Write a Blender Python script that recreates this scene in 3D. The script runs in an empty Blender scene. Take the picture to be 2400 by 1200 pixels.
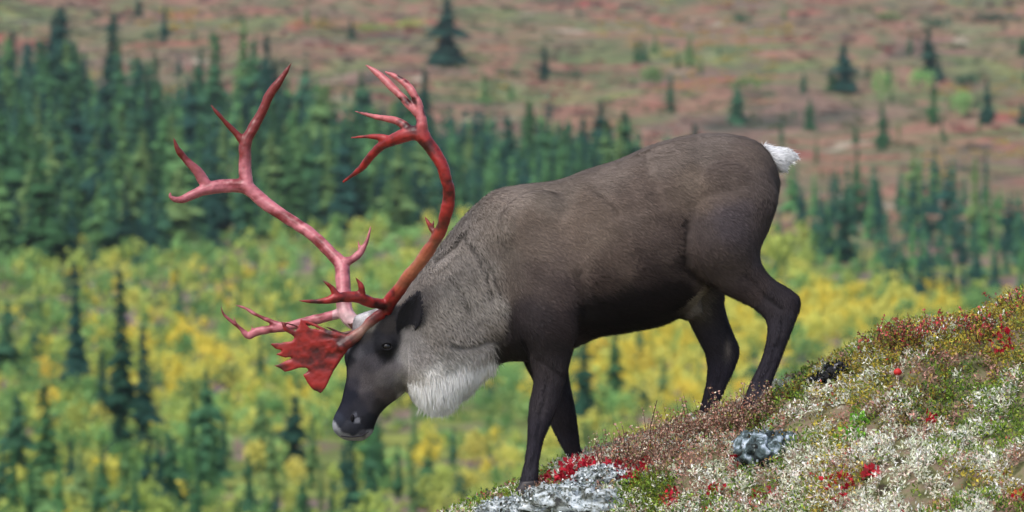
import bpy, math, random
import numpy as np
from mathutils import Vector
random.seed(7)
RNG = np.random.default_rng(11)
C = bpy.context.scene.collection
SC = bpy.context.scene

# ---------------------------------------------------------------- camera, sky, sun, exposure
PITCH = math.radians(-3.0); HALF = math.tan(math.radians(6.0)); Y0 = 20.0
cam_d = bpy.data.cameras.new('camera'); cam = bpy.data.objects.new('camera', cam_d); C.objects.link(cam)
cam_d.sensor_width = 36; cam_d.lens = 18 / HALF
cam_d.clip_start = 0.1; cam_d.clip_end = 12000
cam.location = (0, 0, 0); cam.rotation_euler = (math.radians(90) + PITCH, 0, 0)
cam_d.dof.use_dof = True; cam_d.dof.focus_distance = 20.0; cam_d.dof.aperture_fstop = 4.6
SC.camera = cam
w = bpy.data.worlds.new('World'); SC.world = w; w.use_nodes = True
nt = w.node_tree
bg = nt.nodes['Background']; sky = nt.nodes.new('ShaderNodeTexSky')
SUN_EL, SUN_AZ = math.radians(56), math.radians(-140)   # azimuth from +Y, clockwise
sky.sky_type = 'NISHITA'; sky.sun_disc = False; sky.sun_elevation = SUN_EL; sky.sun_rotation = SUN_AZ
sky.air_density = 1.0; sky.dust_density = 3.0; sky.ozone_density = 0.6
nt.links.new(sky.outputs[0], bg.inputs[0]); bg.inputs[1].default_value = 0.13
sd = bpy.data.lights.new('sun', 'SUN'); sd.energy = 2.0; sd.angle = math.radians(38); sd.color = (1.0, 0.985, 0.965)
sun = bpy.data.objects.new('sun', sd); C.objects.link(sun)
sdir = Vector((math.sin(SUN_AZ) * math.cos(SUN_EL), math.cos(SUN_AZ) * math.cos(SUN_EL), math.sin(SUN_EL)))
sun.rotation_euler = sdir.to_track_quat('Z', 'Y').to_euler()
vs = SC.view_settings; vs.view_transform = 'Standard'; vs.look = 'None'; vs.gamma = 1; vs.use_curve_mapping = False
vs.exposure = 0.5
SC.cycles.max_bounces = 5; SC.cycles.diffuse_bounces = 3

# ---------------------------------------------------------------- helpers
cp, sp_ = math.cos(PITCH), math.sin(PITCH)
def ray(px, py):
    """direction with y == 1 of the sight line through a spot of the photograph (2400 x 1200)"""
    px = np.asarray(px, float); py = np.asarray(py, float)
    u = (px - 1200) / 1200 * HALF; v = (600 - py) / 1200 * HALF
    y = cp - v * sp_; z = sp_ + v * cp
    return u / y, z / y
def P(px, py, dy=0.0):
    rx, rz = ray(px, py); Y = Y0 + dy
    return np.array([rx * Y, Y, rz * Y])
def toPx(co):
    """where a world point shows, in photograph pixels"""
    x, y, z = co[..., 0], co[..., 1], co[..., 2]
    f = y * cp + z * sp_; up = -y * sp_ + z * cp
    return 1200 + x / f / HALF * 1200, 600 - up / f / HALF * 1200
M_PX = 2 * HALF * Y0 / 2400     # metres per photograph pixel at the animal

def lin(r, g, b, k=1.0):
    f = lambda c: (c / 255 / 12.92) if c / 255 <= 0.04045 else ((c / 255 + 0.055) / 1.055) ** 2.4
    return (f(r) * k, f(g) * k, f(b) * k)
def tag(o, label=None, cat=None, group=None, kind=None):
    if label: o['label'] = label
    if cat: o['category'] = cat
    if group: o['group'] = group
    if kind: o['kind'] = kind
    return o
def empty(name, loc=(0, 0, 0)):
    o = bpy.data.objects.new(name, None); C.objects.link(o); o.location = loc; o.empty_display_size = .2
    return o
def mesh_np(name, V, F, mats=(), cols=None, smooth=False, matidx=None, normals=None):
    """V (n,3); F list of arrays (m,3) or (m,4)"""
    if not isinstance(F, list): F = [F]
    F = [np.asarray(f, np.int32) for f in F if len(f)]
    loops = np.concatenate([f.ravel() for f in F]); tot = np.concatenate([np.full(len(f), f.shape[1], np.int32) for f in F])
    me = bpy.data.meshes.new(name)
    me.vertices.add(len(V)); me.vertices.foreach_set('co', np.asarray(V, np.float32).ravel())
    me.loops.add(len(loops)); me.loops.foreach_set('vertex_index', loops)
    me.polygons.add(len(tot)); st = np.zeros(len(tot), np.int32); st[1:] = np.cumsum(tot)[:-1]
    me.polygons.foreach_set('loop_start', st); me.polygons.foreach_set('loop_total', tot)
    if matidx is not None: me.polygons.foreach_set('material_index', np.asarray(matidx, np.int32))
    me.update(calc_edges=True)
    me.polygons.foreach_set('use_smooth', np.full(len(tot), bool(smooth)))
    for m in mats: me.materials.append(m)
    if cols is not None:
        a = me.color_attributes.new('coat', 'FLOAT_COLOR', 'POINT')
        c4 = np.ones((len(V), 4), np.float32); c4[:, :3] = cols; a.data.foreach_set('color', c4.ravel())
    if normals is not None:
        me.normals_split_custom_set_from_vertices([tuple(n) for n in normals])
    return me
def obj(name, me, parent=None, loc=None):
    o = bpy.data.objects.new(name, me); C.objects.link(o)
    if parent is not None: o.parent = parent
    if loc is not None: o.location = loc
    return o

# numpy value noise
def _h(ix, iy, iz, s):
    n = (ix.astype(np.int64) * 374761393 + iy.astype(np.int64) * 668265263 + iz.astype(np.int64) * 2147483647 + s * 974634777) & 0xffffffff
    n = ((n ^ (n >> 13)) * 1274126177) & 0xffffffff
    return ((n ^ (n >> 16)) & 0xffffff) / 0xffffff
def noise(x, y, z=0.0, s=0):
    x, y, z = np.broadcast_arrays(np.asarray(x, float), np.asarray(y, float), np.asarray(z, float))
    ix, iy, iz = np.floor(x), np.floor(y), np.floor(z)
    fx, fy, fz = [(t * t * (3 - 2 * t)) for t in (x - ix, y - iy, z - iz)]
    r = 0
    for a in (0, 1):
        for b in (0, 1):
            for c in (0, 1):
                r = r + _h(ix + a, iy + b, iz + c, s) * (fx if a else 1 - fx) * (fy if b else 1 - fy) * (fz if c else 1 - fz)
    return r
def fbm(x, y, z=0.0, s=0, o=4):
    r, a, t = 0, 1.0, 0
    for i in range(o):
        r = r + a * noise(np.asarray(x) * 2 ** i, np.asarray(y) * 2 ** i, np.asarray(z) * 2 ** i, s + i); t += a; a *= .5
    return r / t
def smooth(a, b, x):
    t = np.clip((x - a) / (b - a), 0, 1); return t * t * (3 - 2 * t)

# materials
def mat(name, col=None, rough=0.9, attr=False, spec=0.15, var=0.0, hue=0.0, translucent=0.0, coat=0.0, sheen=0.0):
    m = bpy.data.materials.new(name); m.use_nodes = True; n = m.node_tree.nodes; L = m.node_tree.links
    b = n['Principled BSDF']; b.inputs['Roughness'].default_value = rough; b.inputs['Specular IOR Level'].default_value = spec
    if coat: b.inputs['Coat Weight'].default_value = coat; b.inputs['Coat Roughness'].default_value = 0.25
    if sheen: b.inputs['Sheen Weight'].default_value = sheen
    src = None
    if attr:
        a = n.new('ShaderNodeAttribute'); a.attribute_name = 'coat'; src = a.outputs['Color']
    if var or hue:
        oi = n.new('ShaderNodeObjectInfo'); tc = n.new('ShaderNodeTexCoord'); no = n.new('ShaderNodeTexNoise')
        no.inputs['Scale'].default_value = 1.3; L.new(tc.outputs['Object'], no.inputs['Vector'])
        hs = n.new('ShaderNodeHueSaturation')
        if src is not None: L.new(src, hs.inputs['Color'])
        else: hs.inputs['Color'].default_value = (*col, 1)
        mr = n.new('ShaderNodeMapRange'); L.new(oi.outputs['Random'], mr.inputs['Value'])
        mr.inputs['To Min'].default_value = 0.5 - hue; mr.inputs['To Max'].default_value = 0.5 + hue; L.new(mr.outputs[0], hs.inputs['Hue'])
        md = n.new('ShaderNodeMath'); md.operation = 'MULTIPLY_ADD'; L.new(oi.outputs['Random'], md.inputs[0]); md.inputs[1].default_value = 7.31; 
        fr = n.new('ShaderNodeMath'); fr.operation = 'FRACT'; L.new(md.outputs[0], fr.inputs[0])
        ad = n.new('ShaderNodeMath'); ad.operation = 'ADD'; L.new(fr.outputs[0], ad.inputs[0]); L.new(no.outputs['Fac'], ad.inputs[1])
        m2 = n.new('ShaderNodeMapRange'); L.new(ad.outputs[0], m2.inputs['Value']); m2.inputs['From Max'].default_value = 2
        m2.inputs['To Min'].default_value = 1 - var; m2.inputs['To Max'].default_value = 1 + var; L.new(m2.outputs[0], hs.inputs['Value'])
        src = hs.outputs['Color']
    if src is not None: L.new(src, b.inputs['Base Color'])
    elif col is not None: b.inputs['Base Color'].default_value = (*col, 1)
    if translucent:
        t = n.new('ShaderNodeBsdfTranslucent'); mx = n.new('ShaderNodeMixShader'); mx.inputs[0].default_value = translucent
        if src is not None: L.new(src, t.inputs['Color'])
        else: t.inputs['Color'].default_value = (*col, 1)
        L.new(b.outputs[0], mx.inputs[1]); L.new(t.outputs[0], mx.inputs[2]); L.new(mx.outputs[0], n['Material Output'].inputs[0])
    return m

# ---------------------------------------------------------------- terrain
_ty = np.array([-400, 0, 20, 40, 70, 110, 150, 200, 250, 300, 400, 550, 750, 1100, 1700, 3000, 9000.])
_tz = np.array([-30, -1.75, -4.0, -7.0, -11.5, -14.6, -16.2, -17.6, -18.0, -17.0, -15.4, -10.0, 0.4, 24, 80, 210, 300.])
def terrain(x, y):
    x = np.asarray(x, float); y = np.asarray(y, float)
    z = np.interp(y, _ty, _tz)
    # smoothed profile
    z = (z + np.interp(y - 12, _ty, _tz) + np.interp(y + 12, _ty, _tz)) / 3 if True else z
    near = smooth(10, 60, y)
    far = smooth(60, 200, y); f2 = smooth(330, 520, y)
    z = z + far * ((fbm(x / 60, y / 90, s=3, o=3) - .5) * 1.2) + f2 * ((fbm(x / 30, y / 42, s=9, o=4) - .5) * 4.2)
    z = z + smooth(600, 3000, y) * (fbm(x / 500, y / 500, s=5, o=3) - .5) * 120
    z = z - (1 - near) * smooth(2, 14, -x) * 3.0 
    return z
def crest(x):
    """height of the ridge the animal stands on, at world x"""
    px = 1200 + x / M_PX
    pts = [(-3000, 2400), (-600, 1900), (900, 1290), (1100, 1203), (1215, 1158), (1290, 1128), (1365, 1090), (1440, 1072), (1540, 1040), (1640, 1001), (1750, 968), (1890, 895),
           (2000, 842), (2080, 800), (2180, 775), (2300, 765), (2380, 728), (2420, 705), (2700, 600), (3400, 420), (6000, 250), (9000, 200)]
    py = np.interp(px, [p[0] for p in pts], [p[1] for p in pts])
    return ray(1200, py)[1] * 19.95
def mound(x, y, bumps=True):
    x = np.asarray(x, float); y = np.asarray(y, float)
    zc = crest(x); yc = 19.93 + 0.08 * np.clip(x - 1.1, 0, 4)
    d = yc - y
    front = -0.10 * np.clip(d, 0, .5) - 0.40 * np.clip(d - .12, 0, 3.0) - 0.12 * np.clip(d - 3.2, 0, 9)
    back = -0.06 * np.clip(-d, 0, .4) - 0.75 * np.clip(-d - .35, 0, 4) - .45 * np.clip(-d - 4, 0, 100)
    z = zc + front + back
    if bumps:
        z = z + (fbm(x * 2.3, y * 2.3, s=21, o=3) - .5) * .18 * smooth(0.1, .7, d) + (fbm(x * 8, y * 8, s=31, o=3) - .5) * (.03 + .045 * smooth(.05, .3, np.abs(d)))
    return z
_rx = np.linspace(-.22, .22, 260); _tg = np.geomspace(60, 3000, 1500)
_TZ = terrain(_rx[:, None] * _tg[None, :], np.broadcast_to(_tg[None, :], (260, 1500)))
def ground_hit(px, py):
    """where the sight line through a spot of the photograph meets the valley ground"""
    rx, rz = ray(px, py); f = min(max((float(rx) + .22) / .44 * 259, 0), 258.999); i = int(f); z = _TZ[i] * (1 - f + i) + _TZ[i + 1] * (f - i)
    g = rz * _tg - z; k = max(int(np.argmax(g <= 0)), 1); u = g[k - 1] / (g[k - 1] - g[k] + 1e-9); t = _tg[k - 1] + (_tg[k] - _tg[k - 1]) * min(max(u, 0), 1)
    return np.array([rx * t, t, float(rz * t) - .05])

def ground_mat(name, tundra=True):
    m = bpy.data.materials.new(name); m.use_nodes = True; n = m.node_tree.nodes; L = m.node_tree.links
    b = n['Principled BSDF']; b.inputs['Roughness'].default_value = 1; b.inputs['Specular IOR Level'].default_value = 0.05
    tc = n.new('ShaderNodeTexCoord')
    def nz(scale, det=4, off=0, dist=0.0, sx=1.0):
        mp = n.new('ShaderNodeMapping'); mp.inputs['Location'].default_value = (off, off * 1.7, 0); mp.inputs['Scale'].default_value = (sx, .6, .3)
        L.new(tc.outputs['Object'], mp.inputs['Vector'])
        t = n.new('ShaderNodeTexNoise'); t.inputs['Scale'].default_value = scale; t.inputs['Detail'].default_value = det; t.inputs['Distortion'].default_value = dist
        L.new(mp.outputs[0], t.inputs['Vector']); return t.outputs['Fac']
    def ramp(f, stops, interp='LINEAR'):
        r = n.new('ShaderNodeValToRGB'); r.color_ramp.interpolation = interp
        e = r.color_ramp.elements
        while len(e) < len(stops): e.new(0.5)
        for q, (p, c) in zip(e, stops): q.position = p; q.color = (*c, 1)
        L.new(f, r.inputs[0]); return r.outputs[0]
    def mix(f, a, c):
        x = n.new('ShaderNodeMix'); x.data_type = 'RGBA'
        if isinstance(f, float): x.inputs[0].default_value = f
        else: L.new(f, x.inputs[0])
        L.new(a, x.inputs[6]); L.new(c, x.inputs[7]); return x.outputs[2]
    def mrange(f, a, c):
        x = n.new('ShaderNodeMapRange'); L.new(f, x.inputs[0]); x.inputs['From Min'].default_value = a; x.inputs['From Max'].default_value = c
        x.interpolation_type = 'SMOOTHSTEP'; return x.outputs[0]
    # tundra: mauve browns, brick, olive, ochre and pale lichen in patches a few metres wide
    base = ramp(nz(.05, 6, 3, .6), [(.28, lin(84, 84, 72)), (.40, lin(140, 112, 98)), (.48, lin(114, 116, 84)), (.56, lin(154, 112, 96)), (.64, lin(120, 122, 88)), (.74, lin(170, 160, 138))])
    reds = ramp(nz(.11, 6, 17, .8), [(.44, lin(138, 116, 92)), (.54, lin(156, 92, 78)), (.62, lin(168, 82, 80)), (.75, lin(120, 66, 66))])
    c = mix(mrange(nz(.07, 5, 40), .52, .68), base, reds)
    ol = ramp(nz(.2, 4, 60), [(.35, lin(86, 98, 68)), (.6, lin(122, 130, 86)), (.75, lin(150, 140, 76))])
    c = mix(mrange(nz(.045, 6, 75, .7), .50, .63), c, ol)
    pale = ramp(nz(.3, 3, 90), [(.3, lin(168, 158, 136)), (.7, lin(186, 178, 158))])
    c = mix(mrange(nz(.085, 6, 120, 1.0), .63, .72), c, pale)
    dk = ramp(nz(.4, 3, 95), [(.3, lin(72, 72, 60)), (.7, lin(98, 86, 80))])
    c = mix(mrange(nz(.10, 6, 140, 1.0), .60, .67), c, dk)
    # valley floor: olive, dull green, mauve brown litter
    v = ramp(nz(.12, 6, 7, .5), [(.34, lin(122, 100, 108)), (.44, lin(134, 114, 100)), (.50, lin(112, 126, 72)), (.62, lin(140, 146, 74)), (.74, lin(92, 120, 68))])
    sx = n.new('ShaderNodeSeparateXYZ'); L.new(tc.outputs['Object'], sx.inputs[0])
    sm = n.new('ShaderNodeMath'); sm.operation = 'MULTIPLY_ADD'; L.new(sx.outputs[0], sm.inputs[0]); sm.inputs[1].default_value = .55; L.new(sx.outputs[1], sm.inputs[2])
    n1 = nz(.02, 5, 33); am = n.new('ShaderNodeMath'); am.operation = 'MULTIPLY_ADD'; L.new(n1, am.inputs[0]); am.inputs[1].default_value = 160; L.new(sm.outputs[0], am.inputs[2])
    c = mix(mrange(am.outputs[0], 400, 470), v, c)
    fine = nz(.7, 5, 5); fr = ramp(fine, [(.3, (.55, .55, .55)), (.7, (1.15, 1.15, 1.15))])
    mu = n.new('ShaderNodeMix'); mu.data_type = 'RGBA'; mu.blend_type = 'MULTIPLY'; mu.inputs[0].default_value = 1
    L.new(c, mu.inputs[6]); L.new(fr, mu.inputs[7]); L.new(mu.outputs[2], b.inputs['Base Color'])
    return m

def grid_mesh(name, X, Y, Z, m, smooth_=True, cols=None):
    ny, nx = X.shape
    V = np.stack([X, Y, Z], -1).reshape(-1, 3)
    i = np.arange(nx * ny).reshape(ny, nx)
    F = np.stack([i[:-1, :-1], i[:-1, 1:], i[1:, 1:], i[1:, :-1]], -1).reshape(-1, 4)
    return obj(name, mesh_np(name, V, F, [m], cols, smooth_))
rows = np.concatenate([np.linspace(-60, 60, 40), np.linspace(62, 900, 420), np.geomspace(910, 9000, 50)])
tt = np.concatenate([-np.geomspace(3.2, .17, 30), np.linspace(-.165, .165, 200), np.geomspace(.17, 3.2, 30)])
YY, TT = np.meshgrid(rows, tt, indexing='ij'); XX = TT * (np.maximum(YY, 0) * .95 + 60)
ZZ = terrain(XX, YY)
# keep the broad sheet below the finely modelled ridge
inner = smooth(12, 6, np.abs(XX - 3)) * smooth(24, 14, np.abs(YY - 14))
ZZ = ZZ - 3.0 * inner
tag(grid_mesh('valley_ground', XX, YY, ZZ, ground_mat('tundra_ground')), 'broad valley floor and far hillside of red brown autumn tundra', None, None, 'structure')
# fine ridge
xs = np.concatenate([np.linspace(-9, -1, 80), np.linspace(-.97, 2.9, 420), np.linspace(2.95, 12, 100)])
ys = np.concatenate([np.linspace(4, 16.9, 60), np.linspace(17, 20.9, 300), np.linspace(21, 36, 60)])
RX, RY = np.meshgrid(xs, ys)
RZ = mound(RX, RY)
def heath_soil():
    m = bpy.data.materials.new('heath_soil'); m.use_nodes = True; n = m.node_tree.nodes; L = m.node_tree.links
    b = n['Principled BSDF']; b.inputs['Roughness'].default_value = 1; b.inputs['Specular IOR Level'].default_value = .05
    tc = n.new('ShaderNodeTexCoord'); t = n.new('ShaderNodeTexNoise'); t.inputs['Scale'].default_value = 14; t.inputs['Detail'].default_value = 8
    L.new(tc.outputs['Object'], t.inputs['Vector']); r = n.new('ShaderNodeValToRGB'); e = r.color_ramp.elements
    for k in range(3): e.new(.5)
    for q, (p, c) in zip(e, [(.3, lin(60, 54, 44)), (.42, lin(92, 94, 62)), (.5, lin(120, 114, 88)), (.6, lin(120, 100, 88)), (.7, lin(160, 156, 134))]): q.position = p; q.color = (*c, 1)
    L.new(t.outputs['Fac'], r.inputs[0]); L.new(r.outputs[0], b.inputs['Base Color'])
    bp = n.new('ShaderNodeBump'); bp.inputs['Strength'].default_value = .8; bp.inputs['Distance'].default_value = .02; L.new(t.outputs['Fac'], bp.inputs['Height']); L.new(bp.outputs[0], b.inputs['Normal'])
    return m
tag(grid_mesh('heath_slope', RX, RY, RZ, heath_soil()), 'steep rounded foreground slope covered with lichen heath', None, None, 'structure')

# ---------------------------------------------------------------- background vegetation
def spruce_mesh(seed, n_lv=26, slim=1.0, quads=True):
    """unit-height narrow subarctic spruce: whorls of drooping ragged boughs; returns V, tri faces"""
    r = np.random.default_rng(seed); V = []; F = []; c = 0; ph = r.uniform(0, 6.28, 4)
    for k in range(n_lv):
        f = (k + r.uniform(-.3, .3)) / n_lv; h = .04 + .95 * f
        R = slim * (0.185 * (1 - f) ** .72 + .016) * r.uniform(.5, 1.3)
        if f < .1: R *= .75
        nb = int(8 + 2 * (1 - f))
        a0 = r.uniform(0, 6.28); R *= 1 + .28 * math.sin(f * 11 + ph[0]) * math.sin(f * 23 + ph[1]); lean = np.array([math.sin(f * 4 + ph[2]) - math.sin(ph[2]), math.sin(f * 3 + ph[3]) - math.sin(ph[3]), 0]) * .008
        for j in range(nb):
            if r.random() < .14: continue
            a = a0 + j * 6.283 / nb + r.uniform(-.3, .3); Rj = R * r.uniform(.55, 1.25)
            d = np.array([math.cos(a), math.sin(a), 0]); s = np.array([-d[1], d[0], 0]); wd = Rj * r.uniform(.32, .5)
            drop = Rj * r.uniform(.35, 1.1); z0 = np.array([0, 0, h]) + lean
            p0 = z0 + d * Rj * .05; pm = z0 + d * Rj * .55 - np.array([0, 0, drop * .4]); pt = z0 + d * Rj + np.array([0, 0, -drop * .8])
            V += [p0 + [0, 0, .012], pm + s * wd - [0, 0, wd * .5], pm + [0, 0, wd * .2], pm - s * wd - [0, 0, wd * .5], pt]
            F += [(c, c + 1, c + 2), (c, c + 2, c + 3), (c + 2, c + 1, c + 4), (c + 2, c + 4, c + 3)]; c += 5
            if quads:  # hanging secondary twigs
                for q in range(2):
                    e = z0 + d * Rj * r.uniform(.35, .95) + s * r.uniform(-1, 1) * wd - [0, 0, drop * .5]
                    l = r.uniform(.018, .035); t = r.uniform(-1, 1, 3) * .014
                    V += [e + s * .012 + d * r.uniform(-.01, .01), e - s * .012, e - [0, 0, l] + t]; F.append((c, c + 1, c + 2)); c += 3
    V += [np.array([.006, 0, .95]), np.array([-.003, .005, .95]), np.array([-.003, -.005, .95]), np.array([0, 0, 1.03])]
    F += [(c, c + 1, c + 3), (c + 1, c + 2, c + 3), (c + 2, c, c + 3)]
    return np.array(V), np.array(F)
def trunk_np(h=1.0, r0=.012):
    V = []; F = []
    for k, (z, r) in enumerate([(-.03, r0 * 1.4), (.1, r0), (.55, r0 * .6), (.97, .002)]):
        for a in range(6): V.append((r * math.cos(a * 1.047), r * math.sin(a * 1.047), z * h))
    for k in range(3):
        for a in range(6): F.append((k * 6 + a, k * 6 + (a + 1) % 6, k * 6 + 6 + (a + 1) % 6, k * 6 + 6 + a))
    return np.array(V), np.array(F)
bark = mat('spruce_bark', lin(96, 84, 76))
needle = [mat('needles_dark', lin(40, 76, 62), .95, var=.38, hue=.025, translucent=.15),
          mat('needles_mid', lin(62, 102, 68), .95, var=.34, hue=.03, translucent=.15),
          mat('needles_light', lin(98, 132, 80), .95, var=.3, hue=.03, translucent=.15)]
SPR = [spruce_mesh(s, 24 + s % 3 * 3, [1, .8, 1.15, .62, .95, .7, 1.05][s % 7]) for s in range(7)]
tV, tF = trunk_np()
crown_me = [[mesh_np('crown', v, f, [m]) for v, f in SPR] for m in needle]
trunk_me = mesh_np('trunk', tV, tF, [bark])
whole_me = [[mesh_np('spruce_tree', np.vstack([v, tV]), [f, tF + len(v)], [m, bark], matidx=[0] * len(f) + [1] * len(tF)) for v, f in SPR] for m in needle]
def place_spruce(px, py, hpx, tone=0, shape=None, wide=1.0, label=None, group=None, parts=False, name='spruce_tree'):
    p = ground_hit(px, py); H = hpx * p[1] * 2 * HALF / 2400
    k = random.randrange(7) if shape is None else shape
    rz = random.uniform(0, 6.28); s = (H * wide, H * wide, H)
    if parts:
        o = empty(name, p); o.rotation_euler = (random.gauss(0, .025), random.gauss(0, .025), rz); o.scale = s
        c = obj('crown', crown_me[tone][k], o); t = obj('trunk', trunk_me, o)
    else:
        o = obj(name, whole_me[tone][k]); o.location = p; o.rotation_euler = (random.gauss(0, .02), random.gauss(0, .02), rz); o.scale = s
    return tag(o, label, 'tree', group)
LONE = [  # px, py of base, height px, tone, width, label
    (1045, 152, 165, 0, 1.35, 'large dark green spruce standing alone on red tundra at top centre'),
    (325, 38, 46, 0, 1.4, 'small dark spruce at the top edge far left on the bare hillside'),
    (385, 102, 98, 0, .9, 'thin tall spruce standing with a dark bush on the upper left tundra'),
    (825, 92, 50, 0, 1.5, 'small squat green spruce beside a yellowish shrub strip on upper tundra'),
    (720, 56, 46, 2, .9, 'faint thin spruce near the top edge above the tall right antler'),
    (495, 100, 38, 1, 1.0, 'right one of two tiny pale spruces on the upper left tundra'),
    (455, 98, 32, 1, 1.0, 'left one of two tiny pale spruces on the upper left tundra'),
    (1275, 190, 90, 0, 1.2, 'dark spruce beside a dark hollow right of the large lone spruce'),
    (1137, 245, 80, 2, 1.3, 'pale green bushy spruce left of the caribou back on the grey tundra'),
    (1493, 142, 58, 1, .9, 'small green spruce in front of the yellow tundra patch'),
    (1617, 155, 80, 2, 1.1, 'light green spruce on the tundra high above the caribou rump'),
    (1573, 266, 98, 1, 1.3, 'grey green spruce with a dark skirt just above the caribou back'),
    (1727, 290, 100, 1, 1.3, 'green spruce right of the caribou rump with wide uneven base'),
    (1978, 217, 118, 0, 1.45, 'broad dark green spruce alone on the right tundra'),
    (2180, 182, 115, 0, 1.2, 'dark spruce below a rounded dark bush at upper right'),
    (2203, 192, 60, 0, 1.2, 'short dark spruce touching the taller one at upper right'),
    (2068, 352, 115, 1, .9, 'thin grey green spruce below the pale willow at right'),
    (1897, 305, 82, 1, 1.0, 'slim spruce just up and right of the white tail'),
    (2188, 292, 112, 1, 1.0, 'slim spruce among pale willows on the right tundra'),
    (2313, 292, 112, 0, 1.0, 'dark slim spruce near the right edge below the olive patch'),
    (2396, 295, 64, 0, 1.3, 'short spruce cut by the right edge of the view'),
    (1832, 350, 78, 1, .8, 'thin pale spruce just above the white tail'),
    (1912, 385, 66, 1, .7, 'spindly spruce right of the white tail on red tundra'),
    (1355, 36, 32, 1, .8, 'tiny spindly spruce near the top edge right of centre'),
    (1838, 44, 44, 2, .9, 'pale little spruce near the top edge on the right'),
    (280, 1105, 490, 0, .8, 'tallest dark blue green spruce at lower left'),
    (180, 925, 330, 0, .7, 'narrow dark spruce in yellow willows at far lower left'),
    (337, 1085, 335, 0, .95, 'broad dark spruce right of the tallest one at lower left'),
    (240, 1000, 190, 0, .9, 'short dark spruce left of the tallest one at lower left'),
    (112, 1150, 265, 1, 1.1, 'mid green full spruce near the lower left corner'),
    (36, 1140, 230, 1, .9, 'slim green spruce at the lower left edge'),
    (14, 880, 185, 1, 1.3, 'bushy green spruce cut by the left edge'),
    (450, 1128, 205, 1, 1.0, 'left one of two slim grey green spruces below the shovel antler'),
    (496, 1145, 300, 1, .75, 'taller right one of two slim spruces below the shovel antler'),
    (640, 1140, 170, 2, .8, 'pale thin spruce left of the caribou muzzle in yellow scrub'),
    (728, 1150, 195, 2, .9, 'light green spruce just left below the caribou muzzle'),
    (828, 1215, 205, 0, .8, 'dark spruce directly below the caribou muzzle'),
    (865, 1220, 190, 1, 1.1, 'full green spruce right below the caribou chin'),
    (1368, 1010, 225, 0, .95, 'dark blue green spruce behind the caribou far foreleg'),
    (1440, 950, 185, 1, 1.2, 'full green spruce framed below the caribou belly'),
    (1560, 985, 160, 2, .8, 'pale thin spruce below the belly in bright yellow willows'),
    (180, 1210, 120, 1, 1.0, 'small green spruce at the bottom edge far left'),
    (2290, 905, 175, 1, 1.0, 'green spruce showing above the heath slope at right'),
    (2050, 745, 60, 1, .7, 'tiny thin spruce in front of the yellow willow band at right'),
    (2130, 800, 90, 1, .6, 'thin sparse spruce in the yellow willow band at right'),
]
for px, py, h, t, wd, lb in LONE: place_spruce(px, py, h, t, None, wd * 1.15, lb, 'spruces standing apart', True)
for i in range(34):
    px = -30 + i * 31 + random.uniform(-12, 12); py = random.uniform(1090, 1290); h = random.uniform(110, 210)
    if px > 1100: continue
    tn_ = random.choice([0, 1, 1, 2]); place_spruce(px, py, h, tn_, None, random.uniform(.8, 1.2), ('taller ' if h > 160 else 'shorter ') + ['dark', 'mid green', 'pale green'][tn_] + ' young spruce low down ' + (q_ := 'near the lower left corner' if px < 300 else 'between the lower left spruces and the muzzle' if px < 760 else 'below the muzzle and bib'), ('taller ' if h > 160 else 'shorter ') + ['dark', 'mid green', 'pale green'][tn_] + ' young spruces ' + q_, True)
for i, (px, py, h) in enumerate([(1500, 870, 120), (1640, 930, 110), (1925, 790, 70), (1700, 800, 80), (610, 900, 130), (700, 980, 120), (420, 760, 120), (90, 780, 130), (560, 760, 110), (970, 1090, 150), (1060, 1140, 150)]):
    place_spruce(px, py, h, 1 + i % 2, None, .8, 'slender half hidden spruce in the willow thicket ' + (q_ := 'under the belly' if px > 1300 else 'below the bib' if px > 900 else 'left of the caribou'), 'half hidden spruces ' + q_, True)
# dense stands; sampled by where they stand on the valley floor
up_l = ([-400, 0, 150, 350, 600, 750, 900, 1100, 1350, 1500, 1900, 2150, 2400, 2800], [235, 235, 245, 315, 300, 335, 345, 370, 410, 400, 480, 430, 520, 560])
lo_l = ([-400, 0, 250, 500, 700, 900, 1100, 1400, 1750, 1900, 2100, 2400, 2800], [640, 625, 620, 590, 550, 545, 520, 500, 560, 610, 700, 750, 760])
cand = []
while len(cand) < 1900:
    px = random.uniform(-350, 2750); a, b = np.interp(px, *up_l), np.interp(px, *lo_l)
    py = random.uniform(a, b)
    dens = 1.0 if px < 1500 else .17
    dens *= .35 + .65 * min(1, (py - a) / 70)
    dens *= .35 + .65 * (noise(px / 110, py / 60, s=301) > .38)
    if random.random() > dens: continue
    # hidden wholly behind the animal: skip
    hp = random.gauss(158, 50) * min(1, .62 + (py - a) / 160) * (1.05 if px < 1000 else .82) * np.interp(py, [230, 600], [1.05, .95])
    if px > 1650 and random.random() < .3: hp *= .6
    cand.append((px, py, max(70, hp)))
cand += [(128, 330, 325), (105, 300, 190), (255, 340, 320), (285, 330, 240), (160, 320, 220), (170, 330, 250), (565, 330, 290), (605, 350, 270), (580, 330, 200), (18, 300, 215), (60, 330, 230), (215, 350, 210), (355, 390, 230), (425, 370, 200), (475, 360, 190), (660, 400, 210), (1160, 420, 180), (1225, 420, 160), (1270, 400, 160), (1335, 425, 160), (1306, 430, 150), (2157, 480, 145), (2310, 470, 125), (2190, 500, 170), (1100, 410, 150), (2240, 590, 160),
         (1930, 600, 170), (2000, 540, 90), (2075, 600, 120)]
def hidden(px, py, h):   # top and base both behind the caribou's trunk
    return 1180 < px < 1780 and py - h > np.interp(px, [1180, 1400, 1650, 1780], [450, 400, 320, 340]) and py < 740
vis = [c for c in cand if not hidden(*c) and -60 < c[0] < 2460]
rest = [c for c in cand if c not in vis and not hidden(*c)]
vis.sort(key=lambda c: -c[2] - (60 if 450 < c[1] else 0)); rest += vis[280:]; vis = vis[:280]
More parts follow.
